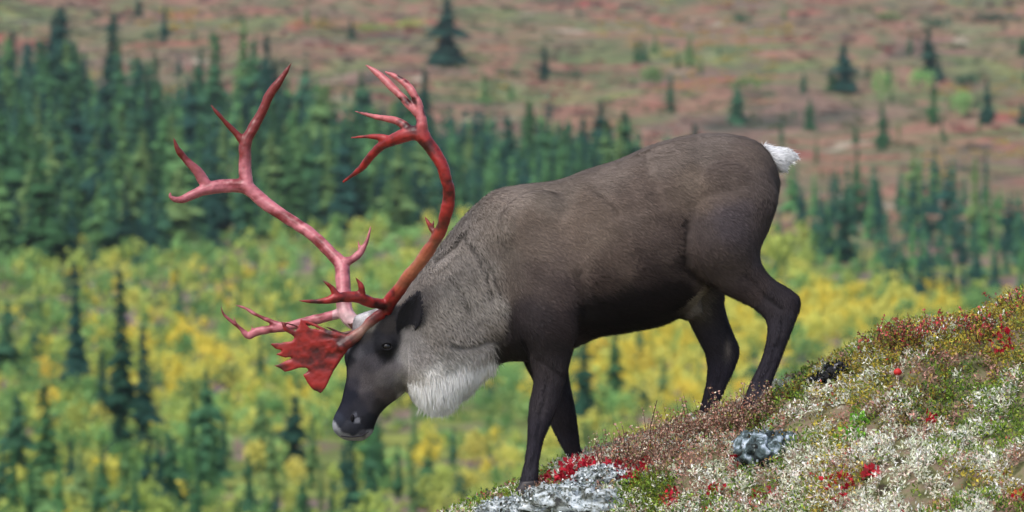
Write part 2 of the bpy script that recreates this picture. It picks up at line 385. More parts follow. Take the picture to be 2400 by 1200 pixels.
for px, py, h in vis:
    tone = random.choices([0, 1, 2], [.62, .32, .06] if py < 400 and px < 1500 else [.30, .48, .22] if py < 500 else [.10, .45, .45])[0]
    left = px < 1500
    where = ('at the far left' if px < 200 else 'left of the outermost antler tips' if px < 400 else 'behind the forks of the far antler' if px < 700 else 'between the two antlers' if px < 900 else
             'behind the near antler' if px < 1120 else 'above the caribou neck and back' if left else 'just right of the rump' if px < 2050 else 'toward the right edge' if px < 2260 else 'at the right edge')
    row = 'back rows' if py < (370 if left else 500) else 'front rows' if py > (500 if left else 620) else 'middle rows'
    tn = ['dark', 'mid green', 'pale green'][tone]; size = 'tall' if h > 175 else 'short'
    place_spruce(px, py, h, tone, None, random.uniform(1.0, 1.35) if h > 200 else random.uniform(.6, 1.1), f'{size} {tn} spruce {where} {row}', f'{size} {tn} spruces {where}, {row}')
def merged(name, items, protos, mats, label):
    """items: (location, scale3, rot, proto index, material index)"""
    VV, FF, MI, c = [], [], [], 0
    for loc, s, a, k, mi in items:
        v, f = protos[k]; ca, sa = math.cos(a), math.sin(a)
        q = v * np.array(s); q = np.stack([q[:, 0] * ca - q[:, 1] * sa, q[:, 0] * sa + q[:, 1] * ca, q[:, 2]], -1) + loc
        VV.append(q); FF.append(f + c); c += len(v); MI.append(np.full(len(f), mi))
    o = obj(name, mesh_np(name, np.vstack(VV), np.vstack(FF), mats, matidx=np.concatenate(MI)))
    return tag(o, label, None, None, 'stuff')
lowspr = [spruce_mesh(40 + s, 15, 1.0, False) for s in range(4)]
it = []
for px, py, h in rest:
    p = ground_hit(px, py); H = h * p[1] * 2 * HALF / 2400; wd = random.uniform(.6, 1.15)
    it.append((p, (H * wd, H * wd, H), random.uniform(0, 6.28), random.randrange(4), random.choices([0, 1, 2], [.45, .35, .2])[0]))
for side in (-1, 1):
    for i in range(330):
        q = random.uniform(0, 1500); px = -350 - q if side < 0 else 2750 + q; a_, b_ = (240, 630) if side < 0 else (520 - q * .05, 760); h = max(70, random.gauss(150, 40)); p = ground_hit(px, random.uniform(a_, b_)); H = h * p[1] * 2 * HALF / 2400
        it.append((p, (H, H, H), random.uniform(0, 6.28), random.randrange(4), random.choices([0, 1, 2], [.45, .35, .2])[0]))
merged('spruce_forest', it, lowspr, needle, 'mass of further spruces filling the dark stand')

for i in range(30):
    px = random.choice([random.uniform(1850, 2420), random.uniform(1120, 1800)]); py = random.uniform(120, 340) if px > 1850 else random.uniform(110, 290)
    if 1300 < px < 1850 and py > 280: continue
    place_spruce(px, py, random.uniform(24, 60), random.choice([1, 1, 2]), None, random.uniform(.9, 1.7), 'small faint scattered spruce on the open red tundra ' + (q_ := 'at the upper right' if px > 1850 else 'above the caribou back'), 'small scattered tundra spruces ' + q_)
# willow and dwarf birch bushes
def bush_mesh(seed, n=330, lobes=6, leaf=.062):
    r = np.random.default_rng(seed)
    cs = [np.array([r.uniform(-.3, .3), r.uniform(-.3, .3), r.uniform(.3, .62)]) for _ in range(lobes)]; rs = [r.uniform(.18, .34) for _ in cs]
    V = []; F = []; c = 0
    for i in range(n):
        k = r.integers(lobes); d = r.normal(size=3); d /= np.linalg.norm(d); q = cs[k] + d * rs[k] * r.uniform(.55, 1.08) * [1, 1, 1.15]
        if q[2] < 0.02: q[2] = r.uniform(.02, .2)
        a = r.normal(size=3); a /= np.linalg.norm(a); b = np.cross(a, r.normal(size=3)); b /= np.linalg.norm(b); s = leaf * r.uniform(.5, 1.25)
        V += [q - a * s, q + b * s * .55, q + a * s, q - b * s * .55]; F.append((c, c + 1, c + 2)); F.append((c, c + 2, c + 3)); c += 4
    return np.array(V), np.array(F)
leafm = [mat('leaves_yellow', lin(212, 206, 104), .9, var=.28, hue=.012, translucent=.15),
         mat('leaves_gold', lin(226, 204, 84), .9, var=.25, hue=.010, translucent=.15),
         mat('leaves_yellow_green', lin(176, 188, 96), .9, var=.28, hue=.02, translucent=.15),
         mat('leaves_green', lin(118, 150, 88), .9, var=.28, hue=.03, translucent=.15),
         mat('leaves_pale_green', lin(148, 186, 112), .9, var=.2, hue=.02, translucent=.15),
         mat('leaves_dark_green', lin(66, 104, 76), .9, var=.2, hue=.02, translucent=.2)]
LN = ['yellow', 'golden yellow', 'yellow green', 'green', 'pale green', 'dark green']
B = [bush_mesh(s) for s in range(5)]; BL = [bush_mesh(60 + s, 84, 5, .10) for s in range(4)]
bush_me = [[mesh_np('willow_bush', v, f, [m]) for v, f in B] for m in leafm]
def place_bush(px, py, wpx, hpx, tone, label, group=None, k=None):
    p = ground_hit(px, py); s = p[1] * 2 * HALF / 2400
    o = obj('willow_bush', bush_me[tone][random.randrange(5) if k is None else k]); o.location = p; o.scale = (wpx * s, wpx * s, hpx * s * 1.15); o.rotation_euler.z = random.uniform(0, 6.28)
    return tag(o, label, 'bush', group)
for px, py, wp, hp, t, lb in [
    (2195, 68, 75, 36, 5, 'rounded dark green bush at upper right on the tundra'),
    (2072, 245, 62, 80, 4, 'pale grey green upright willow bush on right tundra'),
    (2160, 215, 60, 60, 4, 'pale green willow bush under the dark upper right spruces'),
    (2248, 275, 70, 70, 4, 'wide pale green willow bush between two slim spruces at right'),
    (2275, 205, 90, 35, 5, 'low dark green bush right of the dark upper right spruces'),
    (1520, 205, 75, 55, 3, 'green willow bush high above the caribou back'),
    (1755, 215, 80, 40, 3, 'low green bush above the caribou rump'),
    (358, 102, 46, 28, 5, 'small dark bush at the foot of the thin upper left spruce'),
    (880, 76, 90, 20, 2, 'left end of the low yellowish shrub strip on the upper tundra'),
    (965, 66, 90, 24, 2, 'right end of the low yellowish shrub strip on the upper tundra'),
    (1200, 182, 60, 26, 5, 'low dark bush left of the spruce by the dark hollow'),
    (1330, 186, 80, 24, 5, 'flat dark bush right of the spruce by the dark hollow'),
    (1740, 55, 60, 30, 5, 'small dark flat bush near the top right of centre'),
    (2320, 52, 110, 26, 5, 'long low dark shrub near the upper right corner'),
    (2090, 50, 90, 24, 3, 'low olive bush near the top edge at right'),
    (2385, 560, 90, 50, 3, 'green willow bush at the right edge in the mixed stand'),
    (2290, 740, 110, 85, 3, 'round green willow bush just above the heath slope at right'),
    (1820, 640, 130, 105, 2, 'large yellow green willow bush right behind the caribou hock'),
    (1900, 690, 110, 70, 2, 'yellow green willow bush beside the larger one behind the hock'),
    (1215, 960, 130, 90, 3, 'green willow bush behind the caribou chest'),
]: place_bush(px, py, wp, hp, t, lb)
def bush_tone(px, py):
    """mix of leaf colours in the willow thicket by place"""
    w_ = np.array([.16, .05, .36, .30, .14, 0.07])
    g = lambda cx, cy, sx, sy: math.exp(-((px - cx) / sx) ** 2 - ((py - cy) / sy) ** 2)
    w_ = w_ + g(480, 860, 160, 80) * np.array([.6, 1.3, .1, 0, 0, 0]) + g(1950, 745, 300, 50) * np.array([1.8, 2.2, .1, 0, 0, 0]) + g(1950, 640, 330, 45) * np.array([0, 0, .9, 1.0, .7, .2]) + g(1950, 840, 200, 30) * np.array([0, 0, .8, .6, 0, .1]) + g(1560, 900, 260, 120) * np.array([1.4, 1.3, 0, 0, 0, 0])
    w_ = w_ + g(820, 600, 260, 60) * np.array([0, 0, .8, .4, 1.4, 0]) + g(650, 560, 500, 50) * np.array([0, 0, .6, .5, .5, 0]) + g(2300, 650, 250, 120) * np.array([0, 0, .2, 1.5, .3, 0]) + g(1150, 950, 90, 60) * np.array([0, 0, .3, 1, 0, 0])
    w_ = w_ + (.5 if py > 1050 else 0) * np.array([0, 0, 1, .6, .1, 0])
    return random.choices(range(6), w_)[0]
bc = []
while len(bc) < 4300:
    px = random.uniform(-350, 2750); lo = np.interp(px, *lo_l)
    py = random.uniform(lo - 60, 1330)
    d = 1.0
    mauve = math.exp(-((px - 800) / 420) ** 2 - ((py - 1140) / 120) ** 2) * 1.1 + .8 * math.exp(-((px - 1000) / 90) ** 2 - ((py - 1010) / 26) ** 2) + .8 * math.exp(-((px - 1950) / 200) ** 2 - ((py - 800) / 22) ** 2)
    d -= .88 * min(1, mauve)
    if py > 1000: d *= .8
    if py < lo: d *= .35
    if random.random() > d: continue
    if px > 1500 and py > np.interp(px, [1500, 1900, 2100, 2400], [1130, 960, 860, 840]) + 60: continue
    sz = np.interp(py, [500, 800, 1200], [38, 46, 58]) * random.uniform(.5, 1.6)
    bc.append((px, py, sz, sz * random.uniform(.45, 1.3), bush_tone(px, py)))
for i in range(700):
    px = random.uniform(1350, 2250); py = np.interp(px, [1350, 1750, 2250], [900, 770, 730]) + random.gauss(0, 55 if px < 1750 else 28)
    sz = random.uniform(22, 44); bc.append((px, py, sz, sz * random.uniform(.6, 1.1), random.choices([0, 1, 2], [.45, .45, .1])[0]))
def bhid(px, py): return 1180 < px < 1620 and 300 < py < 760 or px > 1300 and py > np.interp(px, [1300, 1500, 1750, 1900, 2100, 2400], [1180, 1130, 1060, 960, 860, 840]) + 20
bv = [b for b in bc if -40 < b[0] < 2440 and b[1] < 1240 and not bhid(b[0], b[1])]
bv.sort(key=lambda b: -b[2]); bs = set(bv[:270])
zone = lambda px, py: ('at the left edge' if px < 260 else 'left of the antlers' if px < 520 else 'below the antlers and muzzle' if px < 1180 else 'below the belly' if px < 1700 else 'right of the hind legs')
for b in bc:
    if b in bs:
        z = ('upper thicket ' if b[1] < 760 else 'lower thicket ' if b[1] > 1080 else 'middle low thicket ' if b[1] > 960 else 'middle thicket ') + zone(b[0], b[1]); sw = 'large' if b[2] > 72 else 'low'
        place_bush(b[0], b[1], b[2], b[3], b[4], f'{sw} {LN[b[4]]} willow bush in the {z}', f'{sw} {LN[b[4]]} willow bushes {z}')
it = []
for b in bc:
    if b not in bs:
        p = ground_hit(b[0], b[1]); s = p[1] * 2 * HALF / 2400
        it.append((p, (b[2] * s, b[2] * s, b[3] * s * 1.15), random.uniform(0, 6.28), random.randrange(4), b[4]))
for side in (-1, 1):
    for i in range(1150):
        q = random.uniform(0, 1500); px = -350 - q if side < 0 else 2750 + q; py = random.uniform(600, 1330); p = ground_hit(px, py); sz = np.interp(py, [500, 1200], [42, 66]) * random.uniform(.6, 1.6) * p[1] * 2 * HALF / 2400
        it.append((p, (sz, sz, sz * random.uniform(.6, 1.3)), random.uniform(0, 6.28), random.randrange(4), bush_tone(px, py)))
for i in range(500):
    px = random.uniform(1250, 2750); py = random.uniform(860, 1250); p = ground_hit(px, py); sz = 50 * random.uniform(.6, 1.6) * p[1] * 2 * HALF / 2400
    it.append((p, (sz, sz, sz * random.uniform(.6, 1.3)), random.uniform(0, 6.28), random.randrange(4), bush_tone(px, py)))
merged('willow_thicket', it, BL, leafm, 'mass of further low yellow and green willows on the valley floor')
# low tundra tussocks on the far hillside
it = []
tus = [mat('tussock_red', lin(150, 86, 84), .95, var=.3), mat('tussock_olive', lin(96, 110, 74), .95, var=.3), mat('tussock_brown', lin(116, 96, 88), .95, var=.3), mat('tussock_ochre', lin(184, 156, 70), .95, var=.2)]
for i in range(3200):
    px = random.uniform(-300, 2700); py = random.uniform(2, 1) if False else random.uniform(-25, np.interp(px, *up_l) + 30)
    if px > 1450: py = random.uniform(-25, 560)
    p = ground_hit(px, py); s = p[1] * 2 * HALF / 2400; k = noise(px / 160, py / 26, s=77)
    t = 1 if k > .62 else 0 if k < .38 else 2
    if noise(px / 200, py / 30, s=78) > .8: t = 3
    wp = random.uniform(10, 50) * (1.5 if random.random() < .15 else 1); it.append((p, (wp * s, wp * s, random.uniform(4, 12) * s), random.uniform(0, 6.28), random.randrange(4), t))
merged('tundra_tussocks', it, BL, tus, 'low red olive and brown tussocks on the far hillside')

# ---------------------------------------------------------------- caribou
car = empty('caribou', (0, Y0, float(mound(0.2, Y0))))
tag(car, 'bull caribou with huge blood red antlers walking head down down the heath slope', 'caribou')
CL = np.array(car.location)
def interp_sections(S, n):
    S = [list(map(float, s)) for s in S]; A = np.array(S); out = []
    for i in range(len(A) - 1):
        p0 = A[max(i - 1, 0)]; p1 = A[i]; p2 = A[i + 1]; p3 = A[min(i + 2, len(A) - 1)]
        for k in range(n):
            t = k / n; out.append(.5 * ((2 * p1) + (-p0 + p2) * t + (2 * p0 - 5 * p1 + 4 * p2 - p3) * t * t + (-p0 + 3 * p1 - 3 * p2 + p3) * t ** 3))
    out.append(A[-1]); return np.array(out)
def loft(S, n=4, seg=24, pw=2.0, yaw=0.0):
    """S rows: ax, ay, bx, by (the two outline points, photograph px), dy, half width m"""
    A = interp_sections(S, n); V = []; F = []
    for row in A:
        a = P(row[0], row[1], row[4]); b = P(row[2], row[3], row[4]); c = (a + b) / 2; u = (b - a) / 2; hw = max(row[5], .004)
        for k in range(seg):
            t = 2 * math.pi * k / seg; cx, sy = math.cos(t), math.sin(t)
            cx = math.copysign(abs(cx) ** (2 / pw), cx); sy = math.copysign(abs(sy) ** (2 / pw), sy)
            V.append(c + u * cx + np.array([0, hw * sy, 0]))
    m = len(A)
    for i in range(m - 1):
        for k in range(seg):
            F.append((i * seg + k, i * seg + (k + 1) % seg, (i + 1) * seg + (k + 1) % seg, (i + 1) * seg + k))
    V = np.array(V); c0 = V[:seg].mean(0); c1 = V[-seg:].mean(0); V = np.vstack([V, c0, c1]); T = []
    for k in range(seg):
        T.append((len(V) - 2, (k + 1) % seg, k)); T.append((len(V) - 1, (m - 1) * seg + k, (m - 1) * seg + (k + 1) % seg))
    return V, [np.array(F), np.array(T)]
def ball(c, r, n=12):
    V = []; Q = []; T = []
    for i in range(1, n):
        for j in range(2 * n):
            a = math.pi * i / n; b = math.pi * j / n
            V.append((c[0] + r[0] * math.sin(a) * math.cos(b), c[1] + r[1] * math.sin(a) * math.sin(b), c[2] + r[2] * math.cos(a)))
    m = 2 * n
    for i in range(n - 2):
        for j in range(m): Q.append((i * m + j, i * m + (j + 1) % m, (i + 1) * m + (j + 1) % m, (i + 1) * m + j))
    V += [(c[0], c[1], c[2] + r[2]), (c[0], c[1], c[2] - r[2])]; k = len(V)
    for j in range(m): T.append((k - 2, (j + 1) % m, j)); T.append((k - 1, (n - 2) * m + j, (n - 2) * m + (j + 1) % m))
    return np.array(V), [np.array(Q), np.array(T)]
def join(parts):
    VV, QQ, TT_, c = [], [], [], 0
    for V, F in parts:
        VV.append(V)
        for f in F: (QQ if f.shape[1] == 4 else TT_).append(f + c)
        c += len(V)
    return np.vstack(VV), [np.vstack(x) for x in (QQ, TT_) if x]
def remeshed(V, F, voxel, iters, factor=.5):
    me = mesh_np('tmp', V, F); o = obj('tmp', me)
    r = o.modifiers.new('r', 'REMESH'); r.mode = 'VOXEL'; r.voxel_size = voxel
    if iters: s = o.modifiers.new('s', 'SMOOTH'); s.factor = factor; s.iterations = iters
    dg = bpy.context.evaluated_depsgraph_get(); ev = o.evaluated_get(dg); m2 = bpy.data.meshes.new_from_object(ev)
    bpy.data.objects.remove(o); bpy.data.meshes.remove(me)
    nv = len(m2.vertices); co = np.empty(nv * 3, np.float32); m2.vertices.foreach_get('co', co); co = co.reshape(-1, 3)
    nl = np.empty(nv * 3, np.float32); m2.vertices.foreach_get('normal', nl)
    return m2, co.astype(float), nl.reshape(-1, 3).astype(float)

torso = loft([
    (905, 722, 950, 905, 0, .085), (930, 712, 965, 935, 0, .11), (966, 652, 1000, 950, 0, .135), (1012, 598, 1050, 945, 0, .155), (1062, 535, 1105, 905, 0, .165),
    (1112, 486, 1152, 862, 0, .185), (1165, 447, 1200, 846, 0, .215), (1222, 433, 1270, 846, 0, .245), (1300, 424, 1330, 822, 0, .255),
    (1380, 396, 1392, 793, 0, .275), (1460, 367, 1462, 782, 0, .295), (1540, 336, 1533, 768, 0, .275), (1610, 315, 1594, 742, 0, .235),
    (1675, 310, 1650, 690, 0, .215), (1735, 320, 1710, 630, 0, .215), (1780, 340, 1765, 585, 0, .18), (1812, 375, 1792, 550, 0, .13), (1829, 425, 1812, 505, 0, .06)], pw=2.1)
head = loft([
    (905, 700, 975, 745, 0.0, .06), (878, 732, 985, 790, -.005, .085), (846, 775, 972, 865, -.01, .098), (820, 815, 957, 905, -.015, .10), (812, 850, 943, 925, -.02, .085),
    (812, 882, 927, 938, -.025, .07), (806, 912, 908, 952, -.03, .060), (799, 942, 893, 968, -.035, .056), (787, 966, 884, 984, -.04, .058),
    (778, 990, 877, 1004, -.042, .058), (782, 1012, 872, 1018, -.042, .048), (806, 1032, 852, 1033, -.042, .022)], pw=2.15)
nfore = loft([
    (1200, 520, 1330, 520, -.16, .06), (1188, 610, 1352, 600, -.18, .095), (1190, 700, 1366, 690, -.185, .10), (1215, 785, 1360, 765, -.18, .09), (1238, 840, 1342, 825, -.16, .07),
    (1250, 893, 1327, 885, -.155, .055), (1240, 945, 1311, 945, -.15, .046), (1237, 990, 1292, 990, -.15, .042), (1236, 1030, 1274, 1032, -.15, .030), (1229, 1080, 1264, 1080, -.15, .027),
    (1222, 1112, 1262, 1108, -.15, .03), (1216, 1135, 1260, 1130, -.15, .03), (1214, 1146, 1256, 1143, -.15, .02)], pw=2.0)
ffore = loft([
    (1210, 640, 1330, 640, .13, .07), (1215, 740, 1335, 740, .14, .085), (1222, 830, 1330, 810, .14, .07), (1250, 893, 1334, 885, .14, .055), (1272, 945, 1346, 945, .14, .045),
    (1290, 995, 1353, 990, .14, .042), (1310, 1036, 1358, 1030, .14, .03), (1324, 1060, 1362, 1055, .14, .027), (1334, 1078, 1368, 1074, .14, .028), (1338, 1088, 1368, 1085, .14, .02)], pw=2.0)
nhind = loft([
    (1640, 400, 1800, 390, -.10, .08), (1610, 470, 1824, 460, -.14, .12), (1602, 545, 1806, 525, -.155, .13), (1610, 610, 1782, 580, -.155, .118), (1650, 660, 1783, 618, -.145, .088),
    (1706, 692, 1810, 652, -.145, .064), (1766, 724, 1852, 680, -.145, .046), (1795, 752, 1875, 708, -.145, .036), (1797, 790, 1858, 768, -.145, .032), (1783, 843, 1829, 845, -.145, .025),
    (1759, 893, 1808, 900, -.145, .024), (1746, 926, 1796, 932, -.145, .028), (1736, 950, 1788, 958, -.145, .03), (1732, 962, 1782, 970, -.145, .02)], pw=2.0)
fhind = loft([
    (1580, 560, 1740, 540, .11, .09), (1584, 650, 1712, 640, .13, .09), (1594, 712, 1698, 695, .13, .07), (1614, 757, 1706, 742, .13, .055), (1636, 796, 1722, 785, .13, .045),
    (1653, 832, 1735, 822, .13, .036), (1657, 868, 1720, 868, .13, .031), (1652, 905, 1701, 908, .13, .025), (1640, 955, 1681, 955, .13, .024), (1628, 985, 1668, 983, .13, .027), (1622, 998, 1660, 996, .13, .02)], pw=2.0)
extras = [ball(P(905, 812, -.105), (.045, .03, .04)),                     # near eye socket
          ball(P(826, 838, .045), (.034, .05, .055)),                     # far brow
          loft([(828, 742, 905, 716, .0, .05), (826, 765, 900, 748, .0, .075), (828, 790, 895, 800, -.005, .08)]),   # pedicles
          ball(P(930, 860, -.065), (.075, .045, .06)),                    # cheek
          ball(P(822, 985, -.075), (.036, .028, .036)),                   # nostril wings
          ball(P(806, 985, -.01), (.045, .04, .045)),
          ball(P(1608, 722, 0), (.07, .045, .05)),                        # sheath
          ball(P(1265, 580, -.15), (.20, .085, .24)),                     # shoulder
          ball(P(1335, 690, -.2), (.06, .05, .08)), ball(P(1700, 450, -.15), (.15, .09, .13)),
          ball(P(1050, 770, -.09), (.16, .07, .14))]
bV, bF = join([torso, head, nfore, ffore, nhind, fhind] + extras)
body_me, bco, bno = remeshed(bV, bF, .0095, 7)

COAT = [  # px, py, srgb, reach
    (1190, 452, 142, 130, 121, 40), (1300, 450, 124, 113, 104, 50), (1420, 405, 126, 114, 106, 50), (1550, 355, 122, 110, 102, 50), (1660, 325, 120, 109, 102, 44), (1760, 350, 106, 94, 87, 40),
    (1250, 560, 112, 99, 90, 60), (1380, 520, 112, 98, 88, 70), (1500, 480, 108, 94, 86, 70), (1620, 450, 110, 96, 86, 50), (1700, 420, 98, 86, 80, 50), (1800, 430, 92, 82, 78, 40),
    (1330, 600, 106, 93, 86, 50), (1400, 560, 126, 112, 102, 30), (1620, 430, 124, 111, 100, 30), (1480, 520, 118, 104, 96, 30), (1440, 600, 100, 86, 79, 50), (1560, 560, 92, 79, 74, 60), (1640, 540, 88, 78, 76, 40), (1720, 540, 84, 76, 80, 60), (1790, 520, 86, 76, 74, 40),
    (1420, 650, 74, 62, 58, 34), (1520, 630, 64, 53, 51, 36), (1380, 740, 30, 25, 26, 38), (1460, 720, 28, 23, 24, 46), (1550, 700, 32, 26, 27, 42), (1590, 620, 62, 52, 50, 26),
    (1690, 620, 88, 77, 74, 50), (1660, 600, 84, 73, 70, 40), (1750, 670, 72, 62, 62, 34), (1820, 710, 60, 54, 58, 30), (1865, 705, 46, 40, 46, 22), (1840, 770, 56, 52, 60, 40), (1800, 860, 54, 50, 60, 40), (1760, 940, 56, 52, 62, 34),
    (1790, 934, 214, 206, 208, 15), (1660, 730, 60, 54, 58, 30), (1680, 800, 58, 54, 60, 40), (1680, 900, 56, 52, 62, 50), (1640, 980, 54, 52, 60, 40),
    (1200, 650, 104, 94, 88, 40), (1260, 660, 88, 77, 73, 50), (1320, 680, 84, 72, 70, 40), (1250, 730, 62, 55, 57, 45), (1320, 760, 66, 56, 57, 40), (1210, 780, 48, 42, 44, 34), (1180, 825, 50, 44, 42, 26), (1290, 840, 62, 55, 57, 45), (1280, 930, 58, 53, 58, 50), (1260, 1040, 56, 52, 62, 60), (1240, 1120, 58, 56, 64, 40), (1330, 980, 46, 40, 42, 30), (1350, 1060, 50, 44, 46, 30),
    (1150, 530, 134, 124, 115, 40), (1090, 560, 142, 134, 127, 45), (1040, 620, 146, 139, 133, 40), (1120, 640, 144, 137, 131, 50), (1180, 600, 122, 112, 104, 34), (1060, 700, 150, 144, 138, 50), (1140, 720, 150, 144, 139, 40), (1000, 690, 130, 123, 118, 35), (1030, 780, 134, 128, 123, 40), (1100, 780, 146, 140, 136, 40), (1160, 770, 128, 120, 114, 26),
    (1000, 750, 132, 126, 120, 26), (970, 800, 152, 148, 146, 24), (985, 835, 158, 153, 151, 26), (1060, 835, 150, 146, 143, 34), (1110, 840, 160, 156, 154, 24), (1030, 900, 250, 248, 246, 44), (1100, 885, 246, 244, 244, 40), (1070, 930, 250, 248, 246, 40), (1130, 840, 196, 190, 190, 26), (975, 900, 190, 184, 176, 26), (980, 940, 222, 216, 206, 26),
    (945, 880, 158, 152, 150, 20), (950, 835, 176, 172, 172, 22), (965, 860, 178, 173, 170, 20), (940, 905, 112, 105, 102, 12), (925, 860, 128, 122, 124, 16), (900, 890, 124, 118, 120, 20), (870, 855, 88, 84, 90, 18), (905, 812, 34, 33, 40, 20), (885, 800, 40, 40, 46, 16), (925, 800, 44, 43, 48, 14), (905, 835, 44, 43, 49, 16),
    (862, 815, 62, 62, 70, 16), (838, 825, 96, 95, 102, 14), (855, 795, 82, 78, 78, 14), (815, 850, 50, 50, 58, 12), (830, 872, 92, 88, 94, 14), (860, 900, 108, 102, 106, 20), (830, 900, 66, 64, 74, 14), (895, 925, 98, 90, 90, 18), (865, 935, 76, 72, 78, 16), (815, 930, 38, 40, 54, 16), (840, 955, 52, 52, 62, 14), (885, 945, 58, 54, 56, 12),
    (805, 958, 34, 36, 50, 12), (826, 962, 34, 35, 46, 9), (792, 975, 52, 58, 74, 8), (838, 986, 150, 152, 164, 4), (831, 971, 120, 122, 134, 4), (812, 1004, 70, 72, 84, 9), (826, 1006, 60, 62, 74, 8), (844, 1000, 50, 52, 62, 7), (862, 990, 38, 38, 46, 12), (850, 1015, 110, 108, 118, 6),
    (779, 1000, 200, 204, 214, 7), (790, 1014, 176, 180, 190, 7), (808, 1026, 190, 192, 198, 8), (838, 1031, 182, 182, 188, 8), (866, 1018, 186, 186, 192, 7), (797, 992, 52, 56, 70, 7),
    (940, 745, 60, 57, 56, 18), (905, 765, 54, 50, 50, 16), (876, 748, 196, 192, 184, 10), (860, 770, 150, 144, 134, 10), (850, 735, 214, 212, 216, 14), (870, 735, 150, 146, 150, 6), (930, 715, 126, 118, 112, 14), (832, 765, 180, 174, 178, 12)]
CA = np.array([[c[0], c[1], c[5]] for c in COAT], float); CC = np.array([lin(*c[2:5]) for c in COAT])
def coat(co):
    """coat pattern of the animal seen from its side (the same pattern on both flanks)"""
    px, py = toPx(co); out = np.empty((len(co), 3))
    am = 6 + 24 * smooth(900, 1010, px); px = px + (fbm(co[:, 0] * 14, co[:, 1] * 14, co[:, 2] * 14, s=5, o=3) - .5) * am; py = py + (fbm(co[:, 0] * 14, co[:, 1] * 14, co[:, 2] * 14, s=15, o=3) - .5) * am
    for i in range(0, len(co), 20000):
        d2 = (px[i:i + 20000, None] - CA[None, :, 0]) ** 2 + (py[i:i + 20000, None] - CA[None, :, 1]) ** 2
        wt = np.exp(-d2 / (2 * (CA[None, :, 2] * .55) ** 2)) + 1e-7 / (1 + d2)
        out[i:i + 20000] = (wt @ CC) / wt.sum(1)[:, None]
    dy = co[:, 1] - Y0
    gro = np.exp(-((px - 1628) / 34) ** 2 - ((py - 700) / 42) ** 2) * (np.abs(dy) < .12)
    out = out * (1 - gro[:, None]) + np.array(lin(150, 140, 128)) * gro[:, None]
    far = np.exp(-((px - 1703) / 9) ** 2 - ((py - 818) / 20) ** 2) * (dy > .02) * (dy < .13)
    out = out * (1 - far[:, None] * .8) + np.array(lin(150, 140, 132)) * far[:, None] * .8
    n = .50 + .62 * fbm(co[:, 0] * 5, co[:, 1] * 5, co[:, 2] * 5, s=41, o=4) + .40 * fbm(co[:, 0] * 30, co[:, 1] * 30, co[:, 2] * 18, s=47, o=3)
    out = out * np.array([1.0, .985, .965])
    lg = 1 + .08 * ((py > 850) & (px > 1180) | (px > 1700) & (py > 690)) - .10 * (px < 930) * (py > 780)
    return out * (n * lg * crease(co)[1])[:, None] * .84  # crease factor darkens the coat colour as painted shade of the folds
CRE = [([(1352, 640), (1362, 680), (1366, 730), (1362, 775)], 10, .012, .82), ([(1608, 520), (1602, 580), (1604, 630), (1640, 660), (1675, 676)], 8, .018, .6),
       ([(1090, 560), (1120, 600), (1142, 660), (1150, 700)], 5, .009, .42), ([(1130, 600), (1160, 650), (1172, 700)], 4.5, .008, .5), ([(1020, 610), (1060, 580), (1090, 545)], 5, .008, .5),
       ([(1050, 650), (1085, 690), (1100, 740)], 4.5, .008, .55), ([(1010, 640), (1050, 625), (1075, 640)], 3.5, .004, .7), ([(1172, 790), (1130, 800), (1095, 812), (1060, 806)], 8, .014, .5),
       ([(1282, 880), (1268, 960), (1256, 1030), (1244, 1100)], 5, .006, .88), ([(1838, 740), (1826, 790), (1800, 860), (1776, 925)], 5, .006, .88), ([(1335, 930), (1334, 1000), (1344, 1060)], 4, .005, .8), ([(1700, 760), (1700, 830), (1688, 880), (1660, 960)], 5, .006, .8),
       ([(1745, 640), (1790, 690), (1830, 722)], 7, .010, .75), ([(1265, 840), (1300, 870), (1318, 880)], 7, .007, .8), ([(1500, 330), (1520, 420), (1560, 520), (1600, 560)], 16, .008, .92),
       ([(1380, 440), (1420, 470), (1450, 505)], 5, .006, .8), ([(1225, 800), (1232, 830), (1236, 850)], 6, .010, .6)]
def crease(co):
    """fold depth at each point, and the factor painting fold shade into the coat"""
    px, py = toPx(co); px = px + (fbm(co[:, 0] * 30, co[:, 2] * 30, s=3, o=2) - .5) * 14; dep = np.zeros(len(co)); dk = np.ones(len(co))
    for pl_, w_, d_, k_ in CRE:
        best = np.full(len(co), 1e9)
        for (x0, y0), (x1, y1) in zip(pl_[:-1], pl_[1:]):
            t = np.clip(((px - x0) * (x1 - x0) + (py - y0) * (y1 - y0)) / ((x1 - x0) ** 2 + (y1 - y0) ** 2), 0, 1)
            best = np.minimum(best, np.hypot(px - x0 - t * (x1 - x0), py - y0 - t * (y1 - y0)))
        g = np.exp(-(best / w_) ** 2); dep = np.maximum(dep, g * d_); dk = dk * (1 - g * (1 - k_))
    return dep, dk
bnn = bno / (np.linalg.norm(bno, axis=1)[:, None] + 1e-9)
bco = bco - bnn * (crease(bco)[0] * (np.abs(bnn[:, 1]) > .3))[:, None]
_vis = (fbm(bco[:, 0] * 5, bco[:, 1] * 5, bco[:, 2] * 5, s=201, o=2) - .5) * .022 * smooth(960, 1050, toPx(bco)[0]) * smooth(860, 780, toPx(bco)[1])
bco = bco + bnn * _vis[:, None]
body_me.vertices.foreach_set('co', bco.astype(np.float32).ravel()); body_me.update()
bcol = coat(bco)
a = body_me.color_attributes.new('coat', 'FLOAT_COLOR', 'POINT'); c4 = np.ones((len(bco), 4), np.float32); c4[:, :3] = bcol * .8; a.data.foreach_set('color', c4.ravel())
fur_m = mat('caribou_fur', attr=True, rough=.75, spec=.2, sheen=.0)
body_me.materials.clear(); body_me.materials.append(fur_m)
body_me.polygons.foreach_set('use_smooth', np.ones(len(body_me.polygons), bool))
